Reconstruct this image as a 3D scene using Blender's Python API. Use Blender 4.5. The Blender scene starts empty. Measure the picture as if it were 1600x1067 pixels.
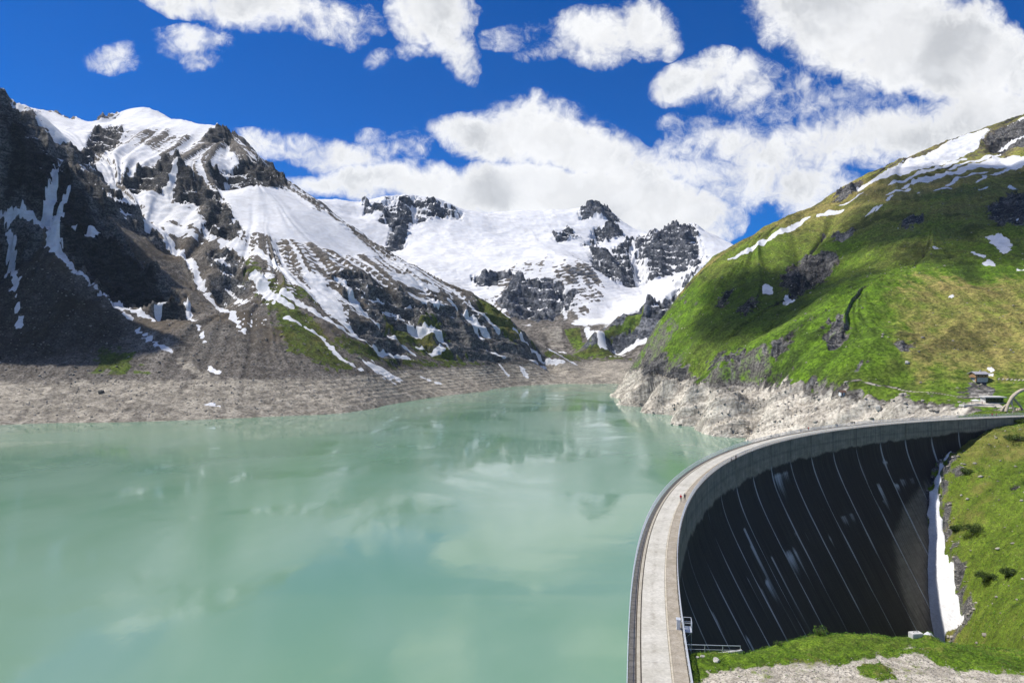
import bpy, bmesh, math, random
import numpy as np
from mathutils import Vector, Matrix

rad = math.radians
scene = bpy.context.scene
col = scene.collection

# ------------------------------------------------------------------ camera
CAM_Z = 74.0            # metres above the lake
CREST_Z = 38.0          # dam crest above the lake
cam_data = bpy.data.cameras.new('camera')
cam = bpy.data.objects.new('camera', cam_data)
col.objects.link(cam)
cam.location = (0.0, 0.0, CAM_Z)
cam.rotation_euler = (rad(90), 0, 0)
cam_data.lens = 24.0
cam_data.sensor_width = 36.0
cam_data.clip_start = 0.5
cam_data.clip_end = 60000.0
scene.camera = cam

# ------------------------------------------------------------------ exposure
scene.view_settings.view_transform = 'Standard'
scene.view_settings.look = 'None'
scene.view_settings.gamma = 1.0
scene.view_settings.exposure = 0.30
scene.cycles.use_denoising = True
scene.cycles.max_bounces = 5
scene.cycles.diffuse_bounces = 2
scene.cycles.volume_bounces = 1
scene.cycles.use_adaptive_sampling = True
scene.cycles.adaptive_threshold = 0.03

# ------------------------------------------------------------------ sun
SUN_EL = 55.0
SUN_AZ = 170.0          # degrees in the xy-plane, counted from +x: light comes from the left
sd = Vector((math.cos(rad(SUN_EL)) * math.cos(rad(SUN_AZ)),
             math.cos(rad(SUN_EL)) * math.sin(rad(SUN_AZ)), math.sin(rad(SUN_EL))))
sun_data = bpy.data.lights.new('sun', 'SUN')
sun = bpy.data.objects.new('sun', sun_data)
col.objects.link(sun)
sun.location = sd * 300
sun.rotation_euler = sd.to_track_quat('Z', 'Y').to_euler()
sun_data.energy = 4.6
sun_data.angle = rad(0.5)
sun_data.color = (1.0, 0.955, 0.89)

# ------------------------------------------------------------------ node helpers
class NT:
    """small wrapper to write node trees compactly"""
    def __init__(self, tree):
        self.t = tree
        self.t.nodes.clear()
    def n(self, kind, **kw):
        nd = self.t.nodes.new(kind)
        for k, v in kw.items():
            setattr(nd, k, v)
        return nd
    def link(self, a, b):
        self.t.links.new(a, b)
    def set(self, sock, v):
        if hasattr(v, 'is_output') or isinstance(v, bpy.types.NodeSocket):
            self.link(v, sock)
        elif isinstance(v, (tuple, list)) and len(v) == 3 and sock.type == 'RGBA':
            sock.default_value = (*v, 1.0)
        else:
            sock.default_value = v
    def math(self, op, a, b=0.0, c=None, clamp=False):
        nd = self.n('ShaderNodeMath', operation=op, use_clamp=clamp)
        self.set(nd.inputs[0], a); self.set(nd.inputs[1], b)
        if c is not None: self.set(nd.inputs[2], c)
        return nd.outputs[0]
    def vmath(self, op, a, b=(0, 0, 0)):
        nd = self.n('ShaderNodeVectorMath', operation=op)
        self.set(nd.inputs[0], a)
        if op == 'SCALE': self.set(nd.inputs['Scale'], b)
        else: self.set(nd.inputs[1], b)
        return nd.outputs['Value'] if op in ('LENGTH', 'DISTANCE', 'DOT_PRODUCT') else nd.outputs[0]
    def mix(self, f, a, b):
        nd = self.n('ShaderNodeMix', data_type='RGBA')
        self.set(nd.inputs[0], f); self.set(nd.inputs[6], a); self.set(nd.inputs[7], b)
        return nd.outputs[2]
    def mulc(self, a, b, f=1.0):
        nd = self.n('ShaderNodeMix', data_type='RGBA', blend_type='MULTIPLY')
        self.set(nd.inputs[0], f); self.set(nd.inputs[6], a); self.set(nd.inputs[7], b)
        return nd.outputs[2]
    def ramp(self, x, lo, hi, a=0.0, b=1.0, smooth=True):
        nd = self.n('ShaderNodeMapRange', interpolation_type='SMOOTHSTEP' if smooth else 'LINEAR')
        self.set(nd.inputs[0], x); self.set(nd.inputs[1], lo); self.set(nd.inputs[2], hi)
        self.set(nd.inputs[3], a); self.set(nd.inputs[4], b)
        return nd.outputs[0]
    def noise(self, vec, scale, detail=4.0, rough=0.55, dist=0.0, dim='3D'):
        nd = self.n('ShaderNodeTexNoise', noise_dimensions=dim)
        if vec is not None: self.link(vec, nd.inputs['Vector'])
        self.set(nd.inputs['Scale'], scale); nd.inputs['Detail'].default_value = detail
        nd.inputs['Roughness'].default_value = rough; nd.inputs['Distortion'].default_value = dist
        return nd.outputs['Fac']
    def attr(self, name):
        nd = self.n('ShaderNodeAttribute', attribute_name=name)
        return nd.outputs['Fac']
    def scalev(self, vec, s):
        nd = self.n('ShaderNodeMapping')
        self.link(vec, nd.inputs['Vector']); nd.inputs['Scale'].default_value = s
        return nd.outputs[0]

def new_mat(name):
    m = bpy.data.materials.new(name)
    m.use_nodes = True
    return m, NT(m.node_tree)

def finish(nt, color, rough=0.9, spec=0.2, normal=None, metallic=0.0):
    b = nt.n('ShaderNodeBsdfPrincipled')
    o = nt.n('ShaderNodeOutputMaterial')
    nt.set(b.inputs['Base Color'], color); nt.set(b.inputs['Roughness'], rough)
    nt.set(b.inputs['Specular IOR Level'], spec); nt.set(b.inputs['Metallic'], metallic)
    if normal is not None: nt.link(normal, b.inputs['Normal'])
    nt.link(b.outputs[0], o.inputs[0])
    return b

def bump(nt, h, strength, dist, normal=None):
    nd = nt.n('ShaderNodeBump')
    nt.set(nd.inputs['Strength'], strength); nt.set(nd.inputs['Distance'], dist); nt.link(h, nd.inputs['Height'])
    if normal is not None: nt.link(normal, nd.inputs['Normal'])
    return nd.outputs[0]

# ------------------------------------------------------------------ sky with broken cumulus
world = bpy.data.worlds.new('World')
scene.world = world
world.use_nodes = True
w = NT(world.node_tree)
sky = w.n('ShaderNodeTexSky', sky_type='NISHITA')
sky.sun_disc = False
sky.sun_elevation = rad(SUN_EL)
sky.sun_rotation = rad(90 - SUN_AZ)
sky.altitude = 2100
sky.air_density = 1.0
sky.dust_density = 0.2
sky.ozone_density = 2.5
blue = w.mulc(sky.outputs[0], (0.02, 0.50, 1.18))
geo = w.n('ShaderNodeTexCoord')
dirv = geo.outputs['Generated']
sep = w.n('ShaderNodeSeparateXYZ'); w.link(dirv, sep.inputs[0])
# direction -> cloud-layer coordinates round the valley axis (+y); also used for the rest of the sky
yy = w.math('MAXIMUM', sep.outputs[1], 0.15)
gu = w.math('DIVIDE', sep.outputs[0], yy)
gv = w.math('DIVIDE', sep.outputs[2], yy)
comb = w.n('ShaderNodeCombineXYZ'); w.link(gu, comb.inputs[0]); w.link(gv, comb.inputs[1])
g = comb.outputs[0]
# clouds: centre (px of the photograph -> direction), radii, tilt, weight
CLOUDS = [
    # cu, cv, ru, rv, tilt, weight
    (182, 92, 40, 20, -8, .8), (310, 65, 55, 26, 0, .7), (315, 92, 34, 24, 20, .55),
    (330, 2, 130, 24, -5, .85), (420, 18, 110, 34, -12, .9), (500, 35, 60, 28, -15, .7), (555, 35, 40, 18, -10, .45),
    (575, 92, 26, 16, 0, .4), (625, 92, 26, 14, 0, .4),
    (690, 22, 58, 40, 0, 1.15), (652, 50, 36, 34, 0, .9), (675, 35, 62, 42, -10, 1.1), (715, 68, 48, 34, -30, .9), (740, 95, 24, 18, 0, .6), (640, 90, 18, 12, 0, .5),
    (930, 50, 70, 42, 0, 1.0), (1000, 45, 50, 44, -25, 1.0), (870, 75, 50, 26, 10, .7), (910, 90, 60, 22, 0, .7), (1030, 70, 26, 24, 0, .7),
    (810, 50, 40, 22, 0, .35), (830, 30, 30, 14, 0, .3),
    (1070, 130, 42, 30, 5, .9), (1110, 120, 40, 30, 10, .8), (1165, 118, 50, 26, 15, .8), (1150, 145, 30, 26, 0, .6),
    (1230, 130, 80, 34, -20, .4), (1280, 165, 110, 30, 0, .4),
    (1400, 55, 200, 72, -10, 1.5), (1330, 35, 150, 60, -20, 1.3), (1500, 85, 130, 60, -5, 1.5), (1230, 15, 70, 40, -20, .9), (1620, 110, 90, 60, 0, 1.2),
    (420, 222, 60, 24, -12, .75), (480, 240, 80, 30, -12, .75), (545, 243, 70, 28, -5, .75), (620, 235, 50, 22, 10, .5), (390, 205, 40, 16, -10, .45),
    (700, 205, 40, 20, -10, .7), (770, 215, 80, 38, -12, 1.1), (850, 220, 110, 52, -12, 1.35), (930, 235, 90, 52, -25, 1.3), (980, 275, 100, 50, -25, 1.2),
    (540, 300, 90, 18, 0, .8), (640, 290, 120, 34, 0, 1.2), (760, 300, 130, 36, 0, 1.4), (870, 300, 140, 45, 0, 1.5), (1000, 320, 110, 52, -10, 1.4), (1080, 335, 75, 45, -20, 1.2),
    (1120, 290, 110, 50, -10, .9), (1200, 235, 120, 40, -8, .8), (1300, 225, 140, 48, 0, .95), (1230, 290, 110, 50, 0, .85), (1420, 200, 170, 50, 0, 1.0), (1560, 175, 140, 50, 0, 1.1),
    (1250, 170, 150, 40, -10, .42), (1350, 150, 170, 30, 0, .5), (1300, 320, 150, 40, 0, .5), (1150, 200, 90, 22, -5, .42), (1100, 185, 50, 12, 0, .4), (600, 205, 60, 14, -8, .35), (1300, 300, 120, 34, 0, .55), (1180, 330, 60, 24, 0, .45), (1100, 240, 60, 26, 0, .6),
]
F0, U0, V0 = 1067.0, 800.0, 533.5
warp1 = w.n('ShaderNodeTexNoise', noise_dimensions='2D'); w.link(g, warp1.inputs['Vector'])
warp1.inputs['Scale'].default_value = 6.0; warp1.inputs['Detail'].default_value = 5
wv = w.vmath('SCALE', w.vmath('SUBTRACT', warp1.outputs['Color'], (0.5, 0.5, 0.5)), 0.085)
gw = w.vmath('ADD', g, wv)
gs_ = w.n('ShaderNodeSeparateXYZ'); w.link(gw, gs_.inputs[0])
wu, wvv = gs_.outputs[0], gs_.outputs[1]
cq = w.n('ShaderNodeCombineXYZ')
w.link(w.math('MULTIPLY', wu, wu), cq.inputs[0]); w.link(w.math('MULTIPLY', wu, wvv), cq.inputs[1]); w.link(w.math('MULTIPLY', wvv, wvv), cq.inputs[2])
cl = w.n('ShaderNodeCombineXYZ'); w.link(wu, cl.inputs[0]); w.link(wvv, cl.inputs[1]); cl.inputs[2].default_value = 1.0
QV, LV = cq.outputs[0], cl.outputs[0]
bias = 0.0
for (cu, cv, ru, rv, tilt, wt) in CLOUDS:
    # wt * 1.15 * (1 - |d|^2 / 2.2) with d the place inside a tilted ellipse, written as dot products
    x0, y0, a_, b_ = (cu - U0) / F0, (V0 - cv) / F0, ru / F0, rv / F0
    c_, s_ = math.cos(rad(tilt)), math.sin(rad(tilt))
    A2 = c_ * c_ / a_ ** 2 + s_ * s_ / b_ ** 2
    B2 = 2 * c_ * s_ * (1 / a_ ** 2 - 1 / b_ ** 2)
    C2 = s_ * s_ / a_ ** 2 + c_ * c_ / b_ ** 2
    D2, E2 = -2 * A2 * x0 - B2 * y0, -2 * C2 * y0 - B2 * x0
    K2 = A2 * x0 * x0 + B2 * x0 * y0 + C2 * y0 * y0
    k_ = -wt * 1.15 / 1.8
    e = w.math('ADD', w.vmath('DOT_PRODUCT', QV, (A2 * k_, B2 * k_, C2 * k_)), w.vmath('DOT_PRODUCT', LV, (D2 * k_, E2 * k_, K2 * k_ + wt * 1.15)))
    bias = w.math('MAXIMUM', bias, e)
# everywhere else in the sky: the same broken cloud cover
nd3 = w.n('ShaderNodeTexNoise'); w.link(dirv, nd3.inputs['Vector'])
nd3.inputs['Scale'].default_value = 3.2; nd3.inputs['Detail'].default_value = 3
inframe = w.math('MULTIPLY', w.math('MULTIPLY', w.ramp(gu, -0.95, -0.76), w.ramp(gu, 0.95, 0.80, 0, 1)), w.ramp(gv, 0.68, 0.53))
other = w.math('MULTIPLY', w.ramp(nd3.outputs['Fac'], 0.47, 0.68, 0.0, 1.0), w.math('SUBTRACT', 1.0, inframe))
other = w.math('MULTIPLY', other, w.ramp(sep.outputs[2], 0.0, 0.08))
bias = w.math('MAXIMUM', bias, other)
f1 = w.noise(g, 11.0, 9.0, 0.65, 0.2, '2D')
f2 = w.noise(g, 46.0, 4.0, 0.68, 0.6, '2D')
fn = w.math('ADD', w.math('MULTIPLY', w.math('SUBTRACT', f1, 0.5), 1.9), w.math('MULTIPLY', w.math('SUBTRACT', f2, 0.5), 0.75))
dens = w.math('ADD', bias, fn)
dens = w.math('MULTIPLY', dens, w.ramp(bias, 0.0, 0.18))
alpha = w.ramp(dens, 0.10, 1.05)
# shading of the clouds: sunlit left and upper sides bright, thick middles and lower sides greyer
goff = w.vmath('ADD', g, (0.022, -0.016, 0))
f1b = w.noise(goff, 11.0, 3.0, 0.55, 0.15, '2D')
lit = w.ramp(w.math('SUBTRACT', f1, f1b), -0.10, 0.10)
thick = w.ramp(dens, 0.7, 1.6)
body = w.math('MULTIPLY', thick, w.ramp(warp1.outputs['Fac'], .36, .62, 0.10, 0.36))
shade = w.math('SUBTRACT', 1.0, body)
shade = w.math('MULTIPLY', shade, w.ramp(lit, 0, 1, 0.955, 1.03))
cloudc = w.vmath('SCALE', w.mix(body, (0.80, 0.805, 0.815), (0.74, 0.80, 0.90)), shade)
skyc = w.vmath('SCALE', blue, 0.080)
final = w.mix(alpha, skyc, cloudc)
bg = w.n('ShaderNodeBackground'); w.link(final, bg.inputs[0]); bg.inputs[1].default_value = 1.0
wo = w.n('ShaderNodeOutputWorld'); w.link(bg.outputs[0], wo.inputs[0])
world.cycles.sampling_method = 'NONE'

# ------------------------------------------------------------------ object helpers
def px(u, v, Y):
    """a point of the place: picture position and distance along the valley -> world"""
    return ((u - U0) / F0 * Y, Y, CAM_Z - (v - V0) / F0 * Y)

def px_z(u, v, z):
    Y = F0 * (CAM_Z - z) / (v - V0)
    return ((u - U0) / F0 * Y, Y, z)

def link(name, me, mats=None, parent=None, smooth=False):
    o = bpy.data.objects.new(name, me)
    col.objects.link(o)
    if mats is not None and len(me.materials) == 0:
        for m in (mats if isinstance(mats, (list, tuple)) else [mats]):
            me.materials.append(m)
    if parent is not None:
        o.parent = parent
    if smooth:
        me.shade_smooth()
    return o

def empty(name, loc=(0, 0, 0), rz=0.0):
    o = bpy.data.objects.new(name, None)
    col.objects.link(o)
    o.empty_display_size = 0.5
    o.location = loc
    o.rotation_euler = (0, 0, rz)
    return o

def tag(o, label=None, cat=None, group=None, kind=None):
    if label: o['label'] = label
    if cat: o['category'] = cat
    if group: o['group'] = group
    if kind: o['kind'] = kind
    return o

def mesh_from(name, verts, faces, smooth=False):
    me = bpy.data.meshes.new(name)
    me.from_pydata([tuple(map(float, v)) for v in verts], [], faces)
    me.update()
    if smooth: me.shade_smooth()
    return me

def grid_mesh(name, V, closed=False):
    """V: (rows, cols, 3) array -> quad sheet"""
    R, C = V.shape[:2]
    me = bpy.data.meshes.new(name)
    idx = np.arange(R * C, dtype=np.int32).reshape(R, C)
    a, b, c, d = idx[:-1, :-1], idx[:-1, 1:], idx[1:, 1:], idx[1:, :-1]
    q = np.stack([a, b, c, d], -1).reshape(-1, 4)
    me.vertices.add(R * C); me.vertices.foreach_set('co', V.reshape(-1).astype(np.float32))
    me.loops.add(q.size); me.loops.foreach_set('vertex_index', q.reshape(-1))
    me.polygons.add(len(q)); me.polygons.foreach_set('loop_start', np.arange(0, q.size, 4, dtype=np.int32))
    me.update(calc_edges=True)
    me.shade_smooth()
    return me

def set_attr(me, name, arr):
    at = me.attributes.new(name, 'FLOAT', 'POINT')
    at.data.foreach_set('value', np.ascontiguousarray(arr, dtype=np.float32).reshape(-1))

class MB:
    """collects boxes, bars, lofts into one mesh"""
    def __init__(self):
        self.v = []; self.f = []; self.m = []
    def add(self, verts, faces, mi=0):
        k = len(self.v)
        self.v += [tuple(p) for p in verts]
        self.f += [tuple(i + k for i in f) for f in faces]
        self.m += [mi] * len(faces)
    def box(self, c, s, rz=0.0, mi=0, taper=1.0):
        hx, hy, hz = s[0] / 2, s[1] / 2, s[2] / 2
        ca, sa = math.cos(rz), math.sin(rz)
        vs = []
        for z, k in ((-hz, 1.0), (hz, taper)):
            for x, y in ((-hx, -hy), (hx, -hy), (hx, hy), (-hx, hy)):
                x *= k; y *= k
                vs.append((c[0] + x * ca - y * sa, c[1] + x * sa + y * ca, c[2] + z))
        self.add(vs, [(3, 2, 1, 0), (4, 5, 6, 7), (0, 1, 5, 4), (1, 2, 6, 5), (2, 3, 7, 6), (3, 0, 4, 7)], mi)
    def bar(self, a, b, r, n=6, mi=0, r2=None):
        a = Vector(a); b = Vector(b); d = (b - a)
        q = d.to_track_quat('Z', 'Y')
        r2 = r if r2 is None else r2
        vs = []
        for p, rr in ((a, r), (b, r2)):
            for i in range(n):
                t = 2 * math.pi * i / n + math.pi / n
                vs.append(p + q @ Vector((rr * math.cos(t), rr * math.sin(t), 0)))
        fs = [(i, (i + 1) % n, n + (i + 1) % n, n + i) for i in range(n)] + [tuple(range(n - 1, -1, -1)), tuple(range(n, 2 * n))]
        self.add(vs, fs, mi)
    def build(self, name, mats, parent=None, smooth=False):
        me = mesh_from(name, self.v, self.f, smooth)
        o = link(name, me, mats, parent)
        if any(self.m):
            me.polygons.foreach_set('material_index', self.m)
        return o

# ------------------------------------------------------------------ noise on arrays
_rs = np.random.RandomState(7)
PERM = np.concatenate([_rs.permutation(512)] * 2).astype(np.int32)
_ang = _rs.rand(512) * 2 * np.pi
GX, GY = np.cos(_ang).astype(np.float32), np.sin(_ang).astype(np.float32)
def pn(x, y, seed=0):
    x = np.asarray(x, np.float32) + np.float32(seed * 37.17); y = np.asarray(y, np.float32) + np.float32(seed * 91.73)
    xi = np.floor(x).astype(np.int32); yi = np.floor(y).astype(np.int32)
    xf = x - xi; yf = y - yi
    u = xf * xf * xf * (xf * (xf * 6 - 15) + 10); v = yf * yf * yf * (yf * (yf * 6 - 15) + 10)
    x0 = xi & 511; x1 = (xi + 1) & 511; y0 = yi & 511; y1 = (yi + 1) & 511
    def gr(a, b, dx, dy):
        h = PERM[PERM[a] + b]
        return GX[h] * dx + GY[h] * dy
    a = gr(x0, y0, xf, yf); b = gr(x1, y0, xf - 1, yf); c = gr(x0, y1, xf, yf - 1); d = gr(x1, y1, xf - 1, yf - 1)
    return (a + u * (b - a) + v * ((c + u * (d - c)) - (a + u * (b - a)))) * 1.5
def fbm(x, y, octv=5, seed=0, gain=0.5):
    s = 0; a = 1.0; f = 1.0; t = 0
    for i in range(octv):
        s = s + a * pn(x * f, y * f, seed + i * 3); t += a; a *= gain; f *= 2.03
    return s / t
def ridged(x, y, octv=5, seed=0, gain=0.55):
    s = 0; a = 1.0; f = 1.0; t = 0; wgt = 1.0
    for i in range(octv):
        n = 1.0 - np.abs(pn(x * f, y * f, seed + i * 5)) * 1.6
        n = np.clip(n, 0, 1) ** 2 * wgt
        wgt = np.clip(n * 1.8, 0, 1)
        s = s + a * n; t += a; a *= gain; f *= 2.07
    return s / t
def sstep(x, a, b):
    t = np.clip((x - a) / (b - a), 0, 1)
    return t * t * (3 - 2 * t)

# ================================================================== TERRAIN
def ledges(z, q, L, amt):
    """rock benches: steep steps and narrow ledges along tilted beds"""
    f = q / L; r = f - np.floor(f)
    return z + amt * L * (sstep(r, .2, .8) - r)

class Sheet:
    """a height field over world x,y: control heights + gullies along the fall line + crag noise"""
    def __init__(self, pts, c):
        P = np.array(pts, np.float64)
        key = np.round(P[:, :2] / 3).astype(int)
        _, ui = np.unique(key, axis=0, return_index=True)
        P = P[np.sort(ui)]
        self.P = P; self.c = c
        n = len(P)
        D = np.sqrt(((P[:, None, :2] - P[None, :, :2]) ** 2).sum(-1) + c * c)
        A = np.zeros((n + 3, n + 3)); A[:n, :n] = D - np.eye(n) * 1.5
        A[:n, n] = 1; A[:n, n + 1:] = P[:, :2] / 1000; A[n, :n] = 1; A[n + 1:, :n] = P[:, :2].T / 1000
        self.w = np.linalg.solve(A, np.concatenate([P[:, 2], [0, 0, 0]]))
    def base(self, x, y):
        sh = x.shape; x = x.reshape(-1).astype(np.float32); y = y.reshape(-1).astype(np.float32)
        n = len(self.P); out = np.empty(len(x), np.float32)
        px_, py_, w_ = self.P[:, 0].astype(np.float32), self.P[:, 1].astype(np.float32), self.w[:n].astype(np.float32)
        c2 = np.float32(self.c ** 2)
        for i in range(0, len(x), 20000):
            xs, ys = x[i:i + 20000, None], y[i:i + 20000, None]
            out[i:i + 20000] = np.sqrt((xs - px_) ** 2 + (ys - py_) ** 2 + c2) @ w_
        out += self.w[n] + self.w[n + 1] * x / 1000 + self.w[n + 2] * y / 1000
        return out.reshape(sh)
    def grid(self, u0, u1, nc, near, far, nr, power=1.0):
        u = np.linspace(u0, u1, nc)
        t = (u - U0) / F0
        k = np.linspace(0, 1, nr) ** power
        yn = np.interp(u, *zip(*near)); yf = np.interp(u, *zip(*far))
        Yg = yn[None, :] + (yf - yn)[None, :] * k[:, None]
        self.u = u
        self.Y = Yg.astype(np.float32); self.X = (Yg * t[None, :]).astype(np.float32)
        self.Z0 = self.base(self.X, self.Y)
        # smooth gradient on a coarse raster, for tracing fall lines
        self.gx0, self.gy0, self.gs = self.X.min() - 60, self.Y.min() - 60, 16.0
        nx = int((self.X.max() + 60 - self.gx0) / self.gs) + 2; ny = int((self.Y.max() + 60 - self.gy0) / self.gs) + 2
        gx, gy = np.meshgrid(self.gx0 + np.arange(nx) * self.gs, self.gy0 + np.arange(ny) * self.gs)
        zz = self.base(gx, gy)
        dy, dx = np.gradient(zz, self.gs)
        self.Gx, self.Gy = dx.astype(np.float32), dy.astype(np.float32)
        self.slope0 = self.samp(np.hypot(dx, dy).astype(np.float32), self.X, self.Y)
        self.vis_v = V0 - (self.Z0 - CAM_Z) / self.Y * F0
        self.vtop = np.minimum.accumulate(self.vis_v, axis=0)
    def samp(self, G, x, y):
        fx = np.clip((x - self.gx0) / self.gs, 0, G.shape[1] - 1.001); fy = np.clip((y - self.gy0) / self.gs, 0, G.shape[0] - 1.001)
        ix = fx.astype(np.int32); iy = fy.astype(np.int32); fx = fx - ix; fy = fy - iy
        return (G[iy, ix] * (1 - fx) * (1 - fy) + G[iy, ix + 1] * fx * (1 - fy) + G[iy + 1, ix] * (1 - fx) * fy + G[iy + 1, ix + 1] * fx * fy)
    def streaks(self, scale, length, steps=9, seed=0, wob=0.35):
        """noise smeared along the fall line (gullies, scree runs, snow tongues)"""
        tot = pn(self.X / scale, self.Y / scale, seed)
        h = length / steps
        for sgn in (1, -1):
            x, y = self.X.copy(), self.Y.copy()
            for i in range(steps):
                gx = self.samp(self.Gx, x, y); gy = self.samp(self.Gy, x, y)
                m = np.hypot(gx, gy) + 1e-4
                x = x - sgn * h * gx / m; y = y - sgn * h * gy / m
                tot = tot + pn(x / scale, y / scale, seed)
        tot = tot - tot.mean()
        return tot / (tot.std() + 1e-6)
    def world(self, u, v):
        """where the line of sight through picture point (u,v) meets the ground"""
        j = int(np.clip(np.searchsorted(self.u, u), 0, len(self.u) - 1))
        colv = self.vtop[:, j]
        k = int(np.argmax(colv <= v)) if (colv <= v).any() else int(np.argmin(colv))
        return float(self.X[k, j]), float(self.Y[k, j]), float(self.Z0[k, j])
    def sdf(self, poly_px, wig=None, grow=0.0):
        """signed distance (m, >0 inside) to a patch on the ground outlined in picture positions"""
        P = np.array([self.world(*p)[:2] for p in poly_px], np.float32)
        mg = 40.0
        out = np.full(self.X.shape, -mg, np.float32)
        bb = (self.X > P[:, 0].min() - mg) & (self.X < P[:, 0].max() + mg) & (self.Y > P[:, 1].min() - mg) & (self.Y < P[:, 1].max() + mg)
        if not bb.any(): return out
        x, y = self.X[bb], self.Y[bb]
        d2 = np.full(x.shape, 1e9, np.float32); ins = np.zeros(x.shape, bool)
        for a, b in zip(P, np.roll(P, -1, 0)):
            e = b - a; L = (e @ e) + 1e-6
            t = np.clip(((x - a[0]) * e[0] + (y - a[1]) * e[1]) / L, 0, 1)
            d2 = np.minimum(d2, (x - a[0] - t * e[0]) ** 2 + (y - a[1] - t * e[1]) ** 2)
            c = ((a[1] > y) != (b[1] > y))
            if abs(e[1]) > 1e-6:
                ins ^= c & (x < e[0] * (y - a[1]) / e[1] + a[0])
        d = np.sqrt(d2)
        out[bb] = np.where(ins, d, -d) + grow
        if wig is not None: out = out + np.where(bb, wig, 0)
        return out
    def line(self, pts_px, wig=None):
        """distance to a run of picture points (u, v, half-width in px): >0 inside"""
        W = [self.world(p[0], p[1]) for p in pts_px]
        P = np.array([q[:2] for q in W], np.float32); wd = np.array([p[2] / F0 * q[1] * 1.3 for p, q in zip(pts_px, W)], np.float32)
        out = np.full(self.X.shape, -40.0, np.float32)
        mg = 40.0 + wd.max()
        bb = (self.X > P[:, 0].min() - mg) & (self.X < P[:, 0].max() + mg) & (self.Y > P[:, 1].min() - mg) & (self.Y < P[:, 1].max() + mg)
        if not bb.any(): return out
        x, y = self.X[bb], self.Y[bb]
        best = np.full(x.shape, -40.0, np.float32)
        for i in range(len(P) - 1):
            a, b = P[i], P[i + 1]; e = b - a; L = (e @ e) + 1e-6
            t = np.clip(((x - a[0]) * e[0] + (y - a[1]) * e[1]) / L, 0, 1)
            d = np.sqrt((x - a[0] - t * e[0]) ** 2 + (y - a[1] - t * e[1]) ** 2)
            best = np.maximum(best, wd[i] + (wd[i + 1] - wd[i]) * t - d)
        out[bb] = best
        if wig is not None: out = out + np.where(bb, wig, 0)
        return out
    def slope(self, Z):
        dZr, dZc = np.gradient(Z); dYr, _ = np.gradient(self.Y); dXr, dXc = np.gradient(self.X); _, dYc = np.gradient(self.Y)
        det = dXc * dYr - dXr * dYc; det = np.where(np.abs(det) < 1e-4, 1e-4, det)
        zx = (dZc * dYr - dZr * dYc) / det; zy = (dZr * dXc - dZc * dXr) / det
        return np.hypot(zx, zy), zx, zy
    def build(self, name, Z, covers, mat):
        V = np.stack([self.X, self.Y, Z.astype(np.float32)], -1)
        me = grid_mesh(name, V[:, ::1])
        for k, a in covers.items(): set_attr(me, k, np.clip(a, 0, 1))
        o = link(name, me, mat)
        tag(o, kind='structure')
        return o

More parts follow.
